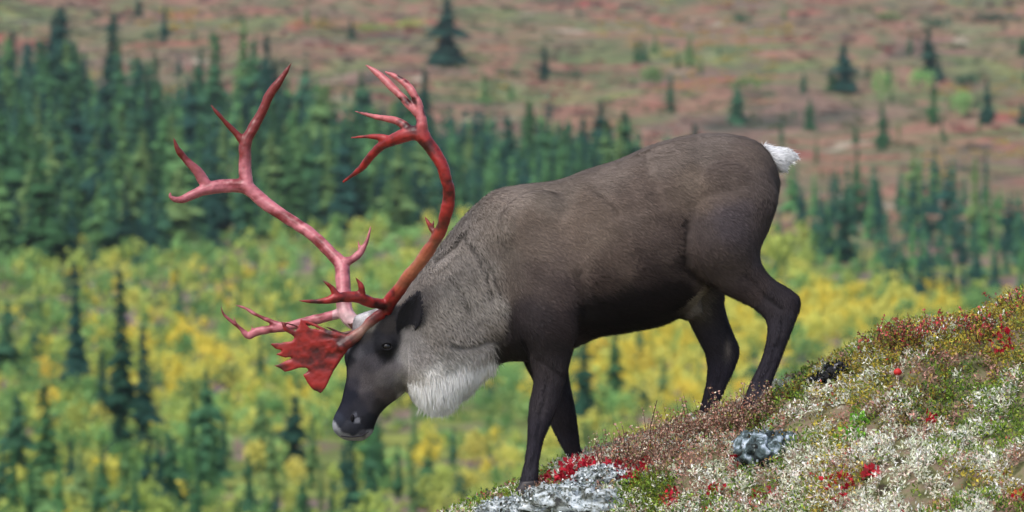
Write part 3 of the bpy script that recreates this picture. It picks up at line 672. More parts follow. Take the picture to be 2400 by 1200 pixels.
def part(name, me, kind=None, label=None):
    o = obj(name, me, car); o.location = -CL
    if kind: o['kind'] = kind
    if label: o['label'] = label
    return o
part('body', body_me)

# fur -------------------------------------------------------------
body_me.calc_loop_triangles(); nt_ = len(body_me.loop_triangles); tri = np.empty(nt_ * 3, np.int32); body_me.loop_triangles.foreach_get('vertices', tri); tri = tri.reshape(-1, 3)
A_, B_, C_ = bco[tri[:, 0]], bco[tri[:, 1]], bco[tri[:, 2]]
area = np.linalg.norm(np.cross(B_ - A_, C_ - A_), axis=1) / 2
def fur_field(co, no):
    """per root: flow direction, length, lift"""
    px, py = toPx(co); n = len(co)
    d = np.tile(np.array([.85, 0, -.55]), (n, 1))
    L = np.full(n, .022); lift = np.full(n, .26)
    leg = (py > 830) & (px > 1200) | (px > 1780) & (py > 650) | (px > 1690) & (py > 700)
    d[leg] = (.25, 0, -1); L[leg] = .018; lift[leg] = .26
    neck = (px < 1190) & (px > 930)
    d[neck] = (.7, 0, -.7); L[neck] = .032; lift[neck] = .3
    # mane hangs
    lowline = np.interp(px, [930, 960, 1000, 1060, 1100, 1150, 1190], [910, 900, 890, 870, 850, 820, 810])
    mane = (px > 945) & (px < 1165) & (py > lowline - 10)
    d[mane] = (.22, 0, -1); L[mane] = .05; lift[mane] = .22
    near_head = smooth(935, 1030, px) * smooth(700, 720, py + px * .0); L[neck | mane] = (.011 + (L[neck | mane] - .011) * smooth(935, 1015, px[neck | mane]))
    under = (px > 1165) & (px < 1240) & (py > 800); L[under] = .02
    ln = (934 - px) + .62 * (py - 850) * -1
    hd = (px < 950 - np.clip((py - 760) * .05, -10, 20)) & ~mane | (px < 980) & (py > 0) & (py < 790) & (px < 935) | (px < 955) & (py > 790)
    d[hd] = (.42, 0, .9); L[hd] = .012; lift[hd] = .12
    muz = (py > 950) & (px < 890); L[muz] = .005
    rump = (px > 1760) & (py < 640); d[rump] = (.3, 0, -1); L[rump] = .024
    belly = (py > 640) & (px > 1360) & (px < 1600); d[belly] = (.8, 0, -.25); L[belly] = .03
    return d, L, lift
def blades(root, nor, d, L, lift, col, wid, name, droop=.25, jit=.22):
    n = len(root)
    d = d + RNG.normal(size=(n, 3)) * jit
    cl = fbm(root[:, 0] * 22, root[:, 1] * 22, root[:, 2] * 22, s=91, o=2) - .5
    d[:, 2] += cl * .6; d[:, 0] -= cl * .4
    d = d - nor * (d * nor).sum(1)[:, None]; d /= np.linalg.norm(d, axis=1)[:, None] + 1e-9
    lf = (lift * RNG.uniform(.4, 1.5, n))[:, None]
    dir1 = d + nor * lf; dir1 /= np.linalg.norm(dir1, axis=1)[:, None]
    dir2 = d + nor * lf * .3 + np.array([0, 0, -droop]); dir2 /= np.linalg.norm(dir2, axis=1)[:, None]
    Lr = (L * RNG.uniform(.6, 1.25, n))[:, None]; s = np.cross(dir1, nor); s /= np.linalg.norm(s, axis=1)[:, None] + 1e-9; s = s * (wid[:, None] / 2)
    m1 = root + dir1 * Lr * .5; tip = m1 + dir2 * Lr * .5; r0 = root - nor * .001
    V = np.stack([r0 - s, r0 + s, m1 + s * .8, m1 - s * .8, tip], 1).reshape(-1, 3)
    b = np.arange(n) * 5
    Q = np.stack([b, b + 1, b + 2, b + 3], 1); T = np.stack([b + 3, b + 2, b + 4], 1)
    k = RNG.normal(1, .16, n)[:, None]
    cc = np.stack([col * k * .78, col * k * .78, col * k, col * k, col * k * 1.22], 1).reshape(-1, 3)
    return mesh_np(name, V, [Q, T], [fur_m], np.clip(cc, 0, .95), smooth=True)
def roots(n, mask=None):
    p = area.copy()
    if mask is not None: p = p * mask
    i = RNG.choice(len(area), n, p=p / p.sum()); u, v = RNG.random(n), RNG.random(n); f = u + v > 1; u[f], v[f] = 1 - u[f], 1 - v[f]
    co = A_[i] + (B_[i] - A_[i]) * u[:, None] + (C_[i] - A_[i]) * v[:, None]
    no = bno[tri[i, 0]]; no = no / (np.linalg.norm(no, axis=1)[:, None] + 1e-9)
    return co, no
cen = (A_ + B_ + C_) / 3; cpx, cpy = toPx(cen)
mh = ((cpx < 960) & (cpy > 760) | (cpx < 930)).astype(float); ml = ((cpy > 830) & (cpx > 1200) | (cpx > 1690) & (cpy > 660)).astype(float)
dens = np.ones(len(area)) + mh * 3 + ml * 1.2
ex, ey = toPx(P(906, 812, -.12))
eyehole = (np.hypot(cpx - 907, cpy - 812) < 13) & (cen[:, 1] < Y0); dens[eyehole] = 0
nosehole = (np.hypot(cpx - 826, cpy - 982) < 10) & (cen[:, 1] < Y0 - .05); dens[nosehole] = 0
ro, rn = roots(210000, dens)
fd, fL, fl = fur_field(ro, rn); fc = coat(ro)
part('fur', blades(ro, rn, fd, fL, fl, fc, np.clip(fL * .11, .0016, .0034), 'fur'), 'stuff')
# long white mane
mm = ((cpx > 955) & (cpx < 1160) & (cpy > np.interp(cpx, [955, 1000, 1060, 1110, 1160], [895, 885, 868, 848, 830]))).astype(float)
ro, rn = roots(14000, mm); n = len(ro)
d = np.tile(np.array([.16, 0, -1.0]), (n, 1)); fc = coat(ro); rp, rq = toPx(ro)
wtm = smooth(-30, 50, rq - np.interp(rp, [955, 1000, 1060, 1110, 1160], [880, 870, 855, 830, 820]))[:, None]
fc = fc * (1 - wtm) + np.array(lin(252, 250, 248)) * wtm
mL = (.03 + .07 * fbm(ro[:, 0] * 35, ro[:, 1] * 35, s=8, o=2)) * smooth(940, 1000, rp) + .012
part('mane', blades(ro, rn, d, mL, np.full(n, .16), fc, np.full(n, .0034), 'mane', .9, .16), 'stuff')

# tail
tail_V, tail_F = loft([(1784, 338, 1822, 400, 0, .03), (1806, 343, 1832, 402, 0, .035), (1830, 345, 1836, 398, 0, .028), (1848, 351, 1846, 384, 0, .018), (1864, 364, 1861, 374, 0, .007)], seg=16)
tme, tco, tno = remeshed(tail_V, tail_F, .006, 3)
tc_ = np.tile(np.array(lin(238, 238, 240)), (len(tco), 1)); c4 = np.ones((len(tco), 4), np.float32); c4[:, :3] = tc_
tme.color_attributes.new('coat', 'FLOAT_COLOR', 'POINT').data.foreach_set('color', c4.ravel()); tme.materials.clear(); tme.materials.append(fur_m)
tl = part('tail', tme)
ii = RNG.integers(0, len(tco), 3500)
tx, tz = toPx(tco[ii]); dd = np.stack([np.full(3500, 1.0), RNG.normal(size=3500) * .15, -(tz - 362) / 60.], 1)
hm = blades(tco[ii], tno[ii], dd, RNG.uniform(.012, .04, 3500), np.full(3500, .10), tc_[ii] * RNG.uniform(.85, 1, 3500)[:, None], np.full(3500, .003), 'tail_hair', .1, .2)
o = obj('tail_hair', hm, tl); o['kind'] = 'stuff'

# white rump fringe seen beside the tail, eye, nostril, ears, hooves
eye_m = mat('eye_black', (.006, .005, .006), .08, spec=.6)
v, f = ball(P(907, 812, -.131), (.0185, .012, .0150), 10); eo = part('eye', mesh_np('eye', v, f, [eye_m], smooth=True))
lid_m = mat('eyelid_skin', lin(20, 19, 22), .7, spec=.15)
def ring(c, rx, rz, r, a0=0., a1=6.283, seg=28, dyb=.004, tilt=0.):
    V = []; F = []
    for i in range(seg + 1):
        t = a0 + (a1 - a0) * i / seg; q = np.array([math.cos(t) * rx, -abs(math.sin(t)) * dyb, math.sin(t) * rz]); q = np.array([q[0] * math.cos(tilt) - q[2] * math.sin(tilt), q[1], q[0] * math.sin(tilt) + q[2] * math.cos(tilt)]) + c
        o = np.array([math.cos(t + tilt), 0, math.sin(t + tilt)])
        for j in range(8): b = j * .785; V.append(q + o * math.cos(b) * r + np.array([0, math.sin(b) * r, 0]))
    for i in range(seg):
        for j in range(8): F.append((i * 8 + j, i * 8 + (j + 1) % 8, i * 8 + 8 + (j + 1) % 8, i * 8 + 8 + j))
    return np.array(V), [np.array(F)]
v, f = join([ring(P(907, 812, -.137), .0215, .0150, .0040)]); lo_ = obj('eyelid', mesh_np('eyelid', v, f, [lid_m], smooth=True), eo)
v, f = ball(P(907, 812, .095), (.0165, .010, .0135), 10); part('eye', mesh_np('eye', v, f, [eye_m], smooth=True))
nos_m = mat('nostril_dark', (.008, .007, .009), .5)
v, f = ball(P(826, 980, -.098), (.0085, .008, .017), 8); part('nostril', mesh_np('nostril', v, f, [nos_m], smooth=True))
v, f = ball(P(794, 985, -.03), (.0085, .010, .015), 8); part('nostril', mesh_np('nostril', v, f, [nos_m], smooth=True))
# mouth line
mo_m = mat('lip_dark', lin(40, 38, 44), .6)
def tube(pts, seg=10):
    """pts rows px,py,dy,r_px -> closed tube V,F"""
    A = interp_sections(pts, 5); C3 = np.array([P(r[0], r[1], r[2]) for r in A]); R = np.maximum(A[:, 3] * 1.1, .9) * M_PX; V = []; F = []
    T = np.gradient(C3, axis=0); T /= np.linalg.norm(T, axis=1)[:, None] + 1e-9
    up = np.array([0, 1.0, 0])
    for c, t, r in zip(C3, T, R):
        s = np.cross(t, up); s /= np.linalg.norm(s) + 1e-9; q = np.cross(s, t)
        for k in range(seg): b = 2 * math.pi * k / seg; V.append(c + (s * math.cos(b) + q * math.sin(b)) * r)
    m = len(A)
    for i in range(m - 1):
        for k in range(seg): F.append((i * seg + k, i * seg + (k + 1) % seg, (i + 1) * seg + (k + 1) % seg, (i + 1) * seg + k))
    V = np.array(V); V = np.vstack([V, C3[0] - T[0] * R[0] * .6, C3[-1] + T[-1] * R[-1]]); Tt = []
    for k in range(seg): Tt.append((len(V) - 2, (k + 1) % seg, k)); Tt.append((len(V) - 1, (m - 1) * seg + k, (m - 1) * seg + (k + 1) % seg))
    return V, [np.array(F), np.array(Tt)]
v, f = tube([(800, 1022, -.085, 1.2), (825, 1024, -.092, 1.6), (848, 1021, -.09, 1.5), (864, 1012, -.085, 1.0)]); part('mouth', mesh_np('mouth', v, f, [mo_m], smooth=True))
# ears: cupped leaf shapes
def ear(base, tip, dyb, dyt, wpx):
    V = []; n = 12; m = 9; b = np.array(base, float); t = np.array(tip, float); ax = t - b; pr = np.array([-ax[1], ax[0]]) / np.linalg.norm(ax)
    for side in (0, 1):
        for i in range(n + 1):
            f_ = i / n; wv = wpx * (math.sin(math.pi * min(1, f_ * .86 + .14)) ** .75)
            for j in range(m):
                g = (j / (m - 1) - .5) * 2; q = b + ax * f_ + pr * g * wv + ax * 0; cup = (g * g) * .03 * math.sin(math.pi * min(1, f_ * .8 + .2))
                V.append(P(q[0], q[1], dyb + (dyt - dyb) * f_ - cup + side * .008))
    F = []; K = (n + 1) * m
    for i in range(n):
        for j in range(m - 1):
            a_ = i * m + j; F.append((a_, a_ + 1, a_ + m + 1, a_ + m)); F.append((K + a_, K + a_ + m, K + a_ + m + 1, K + a_ + 1))
        for j in (0, m - 1):
            a_ = i * m + j; F.append((a_, a_ + m, K + a_ + m, K + a_) if j == 0 else (a_, K + a_, K + a_ + m, a_ + m))
    return np.array(V), [np.array(F)]
ear_c = np.array(lin(44, 42, 48))
for args in (((944, 784), (979, 691), -.085, -.19, 28), ((958, 775), (985, 715), .09, .17, 20)):
    v, f = ear(*args); em = mesh_np('ear', v, f, [fur_m], np.tile(ear_c, (len(v), 1)), smooth=True); e = part('ear', em)
    n = 1500; k = RNG.integers(0, len(v), n); rr = v[k] + RNG.normal(size=(n, 3)) * .004; nn = np.tile(np.array([.1, -1. if args[2] < 0 else 1., .1]), (n, 1)); nn /= np.linalg.norm(nn, axis=1)[:, None]
    hb = blades(rr, nn, np.tile(np.array([.35, 0, .95]), (n, 1)), np.full(n, .012), np.full(n, .12), np.tile(ear_c, (n, 1)) * RNG.uniform(.6, 1.7, n)[:, None], np.full(n, .002), 'ear_hair', 0, .25)
    o = obj('ear_hair', hb, e); o['kind'] = 'stuff'
hoof_m = mat('hoof_horn', lin(46, 42, 44), .45, spec=.35)
for S in ([(1222, 1128, 1262, 1126, -.15, .034), (1210, 1146, 1263, 1144, -.152, .04), (1204, 1158, 1264, 1156, -.152, .042), (1202, 1163, 1262, 1161, -.152, .038)],
          [(1338, 1072, 1370, 1070, .14, .03), (1330, 1088, 1374, 1086, .14, .038), (1326, 1100, 1374, 1098, .14, .04)],
          [(1736, 950, 1786, 955, -.145, .034), (1731, 968, 1784, 974, -.145, .034), (1728, 978, 1782, 984, -.145, .032)],
          [(1628, 982, 1664, 982, .13, .03), (1618, 998, 1662, 1000, .13, .037), (1612, 1012, 1660, 1014, .13, .04)]):
    toes = []
    for sgn in (-1, 1):
        S2 = [(r[0], r[1], r[2], r[3], r[4] + sgn * r[5] * .5, r[5] * .52) for r in S]; toes.append(loft(S2, 3, 14, 2.4))
    v, f = join(toes); part('hoof', mesh_np('hoof', v, f, [hoof_m], smooth=True))

# antlers -----------------------------------------------------------
def antler_mat():
    m = mat('antler', attr=True, rough=.38, spec=.5); n = m.node_tree.nodes; L = m.node_tree.links; b = n['Principled BSDF']
    tc = n.new('ShaderNodeTexCoord'); t = n.new('ShaderNodeTexNoise'); t.inputs['Scale'].default_value = 22; t.inputs['Detail'].default_value = 8; L.new(tc.outputs['Object'], t.inputs['Vector'])
    bp = n.new('ShaderNodeBump'); bp.inputs['Strength'].default_value = .35; bp.inputs['Distance'].default_value = .01; L.new(t.outputs['Fac'], bp.inputs['Height']); L.new(bp.outputs[0], b.inputs['Normal'])
    mr = n.new('ShaderNodeMapRange'); L.new(t.outputs['Fac'], mr.inputs[0]); mr.inputs['To Min'].default_value = .25; mr.inputs['To Max'].default_value = .6; L.new(mr.outputs[0], b.inputs['Roughness'])
    return m
ant_m = antler_mat()
near = [
    [(903, 728, -.06, 15), (916, 703, -.09, 15), (935, 680, -.13, 14), (960, 645, -.18, 13.5), (1000, 593, -.25, 13.5), (1029, 547, -.30, 13), (1045, 502, -.34, 13), (1052, 460, -.36, 13), (1048, 428, -.37, 13), (1035, 386, -.37, 13.5), (1014, 352, -.36, 14.5), (990, 318, -.35, 16), (988, 290, -.35, 13), (986, 262, -.345, 10), (972, 225, -.33, 9), (950, 195, -.31, 8.5), (925, 178, -.29, 5.5), (902, 168, -.27, 1.5)],
    [(990, 300, -.35, 11), (982, 272, -.34, 9.5), (958, 245, -.33, 9), (928, 213, -.30, 8.5), (895, 181, -.27, 7.5), (872, 162, -.25, 5), (856, 152, -.24, 1.5)],
    [(1000, 325, -.35, 15), (975, 311, -.34, 17), (948, 317, -.32, 15), (920, 329, -.29, 13), (896, 341, -.26, 10.5), (872, 362, -.23, 9), (848, 393, -.19, 7.5), (824, 412, -.16, 5), (802, 428, -.14, 1.2)],
    [(965, 308, -.33, 11), (942, 290, -.31, 10), (920, 281, -.28, 7.5), (884, 275, -.24, 6), (855, 267, -.21, 4.5), (830, 260, -.19, 1.2)],
    [(918, 330, -.29, 9), (890, 322, -.26, 7), (862, 320, -.23, 4.5), (824, 323, -.20, 1.2)],
    [(1030, 552, -.30, 7), (1013, 540, -.29, 6), (1004, 522, -.285, 4), (994, 505, -.28, 1.2)], [(1013, 538, -.29, 5), (1017, 516, -.285, 1.2)],
    [(910, 712, -.08, 13), (892, 713, -.10, 12), (867, 708, -.13, 12), (843, 697, -.16, 13), (813, 696, -.18, 11.5), (788, 699, -.20, 11.5), (766, 705, -.21, 7), (736, 707, -.22, 5.5), (699, 704, -.23, 1.5)],
    [(848, 697, -.16, 9), (847, 675, -.17, 7.5), (840, 660, -.175, 4), (831, 648, -.18, 1.2)],
    [(792, 696, -.2, 9), (778, 675, -.205, 6), (767, 665, -.21, 4.5), (755, 656, -.21, 1.2)],
    [(895, 735, -.06, 13), (872, 752, -.065, 12), (846, 778, -.07, 11), (818, 800, -.075, 14), (795, 815, -.08, 12)]]
far = [
    [(846, 765, .07, 17), (818, 745, .09, 17), (806, 715, .12, 17), (804, 660, .17, 16.5), (799, 620, .21, 16), (774, 592, .25, 14), (747, 564, .28, 13.5), (707, 533, .32, 13.5), (640, 490, .37, 14), (598, 455, .40, 15), (570, 436, .41, 16), (530, 435, .41, 15), (494, 440, .40, 15), (464, 451, .38, 11), (434, 465, .36, 9.5), (414, 468, .34, 7), (399, 461, .33, 4), (400, 452, .33, 2)],
    [(492, 442, .40, 14), (476, 422, .40, 12.5), (460, 400, .39, 10.5), (438, 376, .38, 8.5), (417, 350, .36, 6), (406, 320, .35, 1.2)],
    [(578, 440, .41, 16), (575, 412, .42, 15), (574, 380, .43, 14), (576, 335, .44, 14.5), (592, 303, .45, 12), (615, 262, .46, 11), (632, 222, .46, 10.5), (651, 196, .46, 9), (668, 171, .46, 5), (687, 142, .45, 1.2)],
    [(574, 335, .44, 12), (558, 317, .44, 8.5), (532, 290, .43, 6.5), (512, 268, .42, 5), (494, 246, .42, 1.2)],
    [(806, 614, .2, 11), (826, 608, .21, 9), (846, 590, .22, 7.5), (861, 562, .23, 4.5), (869, 529, .24, 1.2)], [(845, 592, .22, 5), (840, 566, .22, 1.2)],
    [(815, 730, .10, 13), (795, 735, .12, 11), (760, 744, .14, 11), (720, 754, .16, 11), (667, 767, .18, 10), (622, 773, .20, 9), (596, 779, .21, 9), (583, 788, .21, 7), (574, 778, .21, 5), (548, 757, .22, 5), (527, 740, .22, 4), (520, 727, .22, 3), (517, 712, .22, 1.2)],
    [(660, 765, .18, 8), (632, 752, .19, 6), (600, 737, .19, 4.5), (575, 722, .2, 3.5), (545, 713, .2, 1.2)],
    [(580, 790, .21, 5), (566, 775, .20, 3.5), (552, 755, .20, 2.5), (546, 738, .20, 1)], [(586, 790, .21, 4), (591, 775, .21, 2.5), (590, 760, .21, 1)],
    [(840, 762, .05, 6), (828, 776, .04, 5), (802, 782, .03, 4), (777, 771, .02, 3.2), (750, 762, .01, 1.2)]]
shovel = [(826, 790), (800, 797), (770, 790), (742, 772), (724, 768), (712, 757), (704, 746), (703, 768), (692, 774), (672, 765), (657, 751), (666, 775), (690, 790), (686, 803), (662, 803), (633, 806), (646, 818), (668, 820), (647, 831), (668, 838), (687, 836), (682, 849), (660, 856), (643, 857), (668, 872), (700, 862), (718, 862), (728, 872), (710, 878), (722, 898), (733, 914), (752, 923), (762, 910), (776, 880), (790, 848), (812, 822), (832, 800)]
def plate(poly, dy, th):
    n = len(poly); V = [P(x, y, dy(x, y) - th / 2) for x, y in poly] + [P(x, y, dy(x, y) + th / 2) for x, y in poly]
    import mathutils
    tri_ = mathutils.geometry.tessellate_polygon([[Vector((x, -y, 0)) for x, y in poly]])
    T = [tuple(t) for t in tri_] + [(t[2] + n, t[1] + n, t[0] + n) for t in tri_]
    Q = [(i, (i + 1) % n, n + (i + 1) % n, n + i) for i in range(n)]
    return np.array(V), [np.array(Q), np.array(T)]
def build_antler(tubes, plates, colf, voxel=.0042):
    V, F = join([tube(t) for t in tubes] + plates)
    me, co, no = remeshed(V, F, voxel, 3)
    n = fbm(co[:, 0] * 20, co[:, 1] * 20, co[:, 2] * 20, s=61, o=4)
    fine = fbm(co[:, 0] * 60, co[:, 1] * 60, co[:, 2] * 60, s=62, o=3)
    nn_ = no / (np.linalg.norm(no, axis=1)[:, None] + 1e-9); co2 = co + nn_ * ((n - .5) * .010)[:, None]; me.vertices.foreach_set('co', co2.astype(np.float32).ravel()); me.update()
    col = colf(co, *toPx(co), n) * (.68 + .64 * fine)[:, None]
    c4 = np.ones((len(co), 4), np.float32); c4[:, :3] = np.clip(col, 0, 1); me.color_attributes.new('coat', 'FLOAT_COLOR', 'POINT').data.foreach_set('color', c4.ravel())
    me.materials.clear(); me.materials.append(ant_m); me.polygons.foreach_set('use_smooth', np.ones(len(me.polygons), bool)); return me
def mixc(a, b, t): return np.array(a)[None] * (1 - t[:, None]) + np.array(b)[None] * t[:, None]
def near_col(co, px, py, n):
    c = mixc(lin(62, 16, 14), lin(150, 38, 34), smooth(.30, .62, n))
    pink = smooth(330, 250, py) * smooth(.4, .6, n + .1); c = c * (1 - pink[:, None]) + np.array(lin(186, 104, 106)) * pink[:, None]
    org = np.exp(-((py - 620) / 60) ** 2) * (px > 925); c = c * (1 - org[:, None] * .8) + np.array(lin(176, 108, 78)) * org[:, None] * .8
    st = np.exp(-((px - 850) / 30) ** 2 - ((py - 775) / 22) ** 2); c = c * (1 - st[:, None]) + np.array(lin(176, 132, 116)) * st[:, None]
    return c
def far_col(co, px, py, n):
    c = mixc(lin(122, 44, 48), lin(186, 108, 116), smooth(.28, .6, n))
    red = np.clip(smooth(420, 330, py) + .5 * smooth(500, 430, px) * smooth(.5, .6, n), 0, 1); c = c * (1 - red[:, None]) + np.array(lin(116, 40, 36)) * red[:, None]
    ba = smooth(690, 750, py) * (px > 780); c = c * (1 - ba[:, None] * .6) + np.array(lin(214, 190, 190)) * ba[:, None] * .6
    tip = smooth(545, 500, px) * (py > 690); c = c * (1 - tip[:, None] * .6) + np.array(lin(110, 50, 46)) * tip[:, None] * .6
    th = (np.hypot(px - 790, py - 775) < 45) & (py > 758) & (co[:, 1] < Y0 + .06); c[th] = lin(92, 54, 46)
    return c
for tp in [(706, 750), (660, 755), (637, 806), (650, 830), (647, 857), (714, 877), (750, 918)]:
    near.append([(822, 796, -.078, 8), ((822 * .55 + tp[0] * .45), (796 * .55 + tp[1] * .45), -.0725, 3.6), (tp[0] * .8 + 822 * .2, tp[1] * .8 + 796 * .2, -.064, 3.2), (tp[0], tp[1], -.066, 1.5)])
sh = plate(shovel, lambda x, y: -.08 + (815 - x) * 0.00010, .0125)
part('antler', build_antler(near, [sh], near_col), None, 'near blood red antler with the flat shovel over the face')
part('antler', build_antler(far, [], far_col), None, 'far pinkish antler sweeping forward to the left')

# ---------------------------------------------------------------- heath on the foreground slope
def ridge_hit(px, py):
    rx, rz = ray(px, py); ts = np.linspace(16.5, 21.3, 250); zz = mound(rx * ts, ts); k = np.argmax(rz * ts <= zz); t = ts[k]; return np.array([rx * t, t, zz[k]])
def slope_normal(x, y):
    e = .01; gx = (mound(x + e, y) - mound(x - e, y)) / (2 * e); gy = (mound(x, y + e) - mound(x, y - e)) / (2 * e)
    n = np.stack([-gx, -gy, np.ones_like(gx)], -1); return n / np.linalg.norm(n, axis=-1)[..., None]
def scatter(n, x0=-1.2, x1=3.6, y0=16.6, y1=21.0):
    x = RNG.uniform(x0, x1, n); y = RNG.uniform(y0, y1, n); z = mound(x, y); co = np.stack([x, y, z], -1); return co
def pick(co):
    px, py = toPx(co)
    cr = np.interp(px, [1100, 1215, 1365, 1440, 1640, 1750, 1890, 2080, 2300, 2420], [1203, 1158, 1090, 1072, 1002, 962, 893, 800, 765, 705])
    return px, py, py - cr     # depth below the crest in px
leaf_m = mat('heath_leaf', attr=True, rough=.7, spec=.25, translucent=.25)
lich_m = mat('lichen_pale', attr=True, rough=1, spec=.05, translucent=.15)
def leaves(co, size, cols, name, label, up=.02, spread=1.0, shape=.5, mt=None, top=False):
    """one folded leaf per point, cols per point"""
    n = len(co); nn = slope_normal(co[:, 0], co[:, 1]); a = RNG.normal(size=(n, 3)) * spread + nn * .8; a /= np.linalg.norm(a, axis=1)[:, None]
    b = np.cross(a, RNG.normal(size=(n, 3))); b /= np.linalg.norm(b, axis=1)[:, None]; s = size[:, None]
    q = co + nn * (RNG.random(n) * up)[:, None]
    c = np.cross(a, b)
    V = np.stack([q, q + a * s * .5 + b * s * shape * .5 + c * s * .12, q + a * s, q + a * s * .5 - b * s * shape * .5 + c * s * .12], 1).reshape(-1, 3)
    i = np.arange(n) * 4; T = np.concatenate([np.stack([i, i + 1, i + 2], 1), np.stack([i, i + 2, i + 3], 1)])
    return V, T, np.repeat(cols, 4, 0)
def make(name, chunks, m, label):
    VV, TT2, CC2, c = [], [], [], 0
    for V, T, K in chunks: VV.append(V); TT2.append(T + c); CC2.append(K); c += len(V)
    return tag(obj(name, mesh_np(name, np.vstack(VV), np.vstack(TT2), [m], np.clip(np.vstack(CC2), 0, .95))), label, None, None, 'stuff')
def palette(n, cols, wts):
    C_ = np.array([lin(*c) for c in cols]); k = RNG.choice(len(cols), n, p=np.array(wts) / sum(wts)); return C_[k] * RNG.uniform(.7, 1.25, n)[:, None]
# pale reindeer lichen cushions
co = scatter(190000); px, py, dep = pick(co)
nz_ = fbm(co[:, 0] * 9, co[:, 1] * 9, s=101, o=3)
pl = np.clip(.50 + .55 * smooth(60, 260, dep) * smooth(2500, 1900, px) + .35 * np.exp(-((px - 1400) / 150) ** 2) - .35 * smooth(1900, 2200, px) * smooth(260, 60, dep), .08, 1)
keep = (nz_ < .30 + .36 * pl) ; co_l = co[keep]
n = len(co_l); K = palette(n, [(232, 232, 206), (246, 246, 232), (204, 214, 184), (236, 212, 200), (180, 176, 150)], [4, 4, 3, 2, 1])
ch = [leaves(co_l + RNG.normal(size=(n, 3)) * .006, RNG.uniform(.010, .025, n), K * (.85 + .2 * q), 'l', '', .034, 1.1, .38) for q in range(3)]
make('reindeer_lichen', ch, lich_m, 'pale cream lichen cushions over the foreground slope')
# green, olive, yellow and brown dwarf shrubs
co = scatter(120000); px, py, dep = pick(co); nz2 = fbm(co[:, 0] * 7, co[:, 1] * 7, s=131, o=3); nz3 = fbm(co[:, 0] * 5, co[:, 1] * 5, s=151, o=3)
pg = np.clip(.62 + .3 * smooth(1850, 2150, px) * smooth(330, 120, dep) - .2 * smooth(120, 300, dep), 0, 1)
keep = nz2 > .64 - .36 * pg; co_g = co[keep]; px, dep, nz3 = px[keep], dep[keep], nz3[keep]; n = len(co_g)
Kg = palette(n, [(112, 140, 52), (140, 168, 66), (88, 116, 66), (170, 182, 76)], [3, 3, 2, 1]); Kb = palette(n, [(178, 142, 122), (200, 150, 138), (156, 132, 110), (198, 172, 116)], [3, 2, 2, 1]); Ky = palette(n, [(196, 178, 70), (170, 152, 66), (134, 148, 66)], [2, 2, 2])
sel = np.where(nz3 < .44, 0, np.where(nz3 < .54, 1, 2)); left = (px > 1380) & (px < 1760) & (dep < 120); sel[left & (RNG.random(n) < .8)] = 1
sel[(sel == 2) & (px < 1900)] = 0; sel[(px > 1430) & (px < 1590) & (dep > 80) & (dep < 150)] = 0
K = np.where((sel == 0)[:, None], Kg, np.where((sel == 1)[:, None], Kb, Ky))
hgt = .03 + .02 * nz3
ch = [leaves(co_g + RNG.normal(size=(n, 3)) * .008, RNG.uniform(.009, .022, n), K * RNG.uniform(.7, 1.3, (n, 1)), 'g', '', .045, .9, .5) for q in range(3)]
make('crowberry_heath', ch, leaf_m, 'olive green and brown dwarf shrub leaves carpeting the slope')
# scattered small red and rust leaves
co = scatter(9000); px, py, dep = pick(co); rz_ = fbm(co[:, 0] * 3.3, co[:, 1] * 3.3, s=171, o=2); keep = (rz_ > .60) | (RNG.random(len(co)) < .12); co_r = co[keep]; n = len(co_r)
ch = [leaves(co_r + RNG.normal(size=(n, 3)) * .008, RNG.uniform(.009, .017, n), palette(n, [(176, 60, 52), (190, 84, 60), (164, 52, 66), (200, 110, 96)], [3, 2, 1, 2]), 'r', '', .05, .7, .6) for q in range(2)]
make('rust_leaves', ch, leaf_m, 'small rust and red leaves sprinkled over the heath')

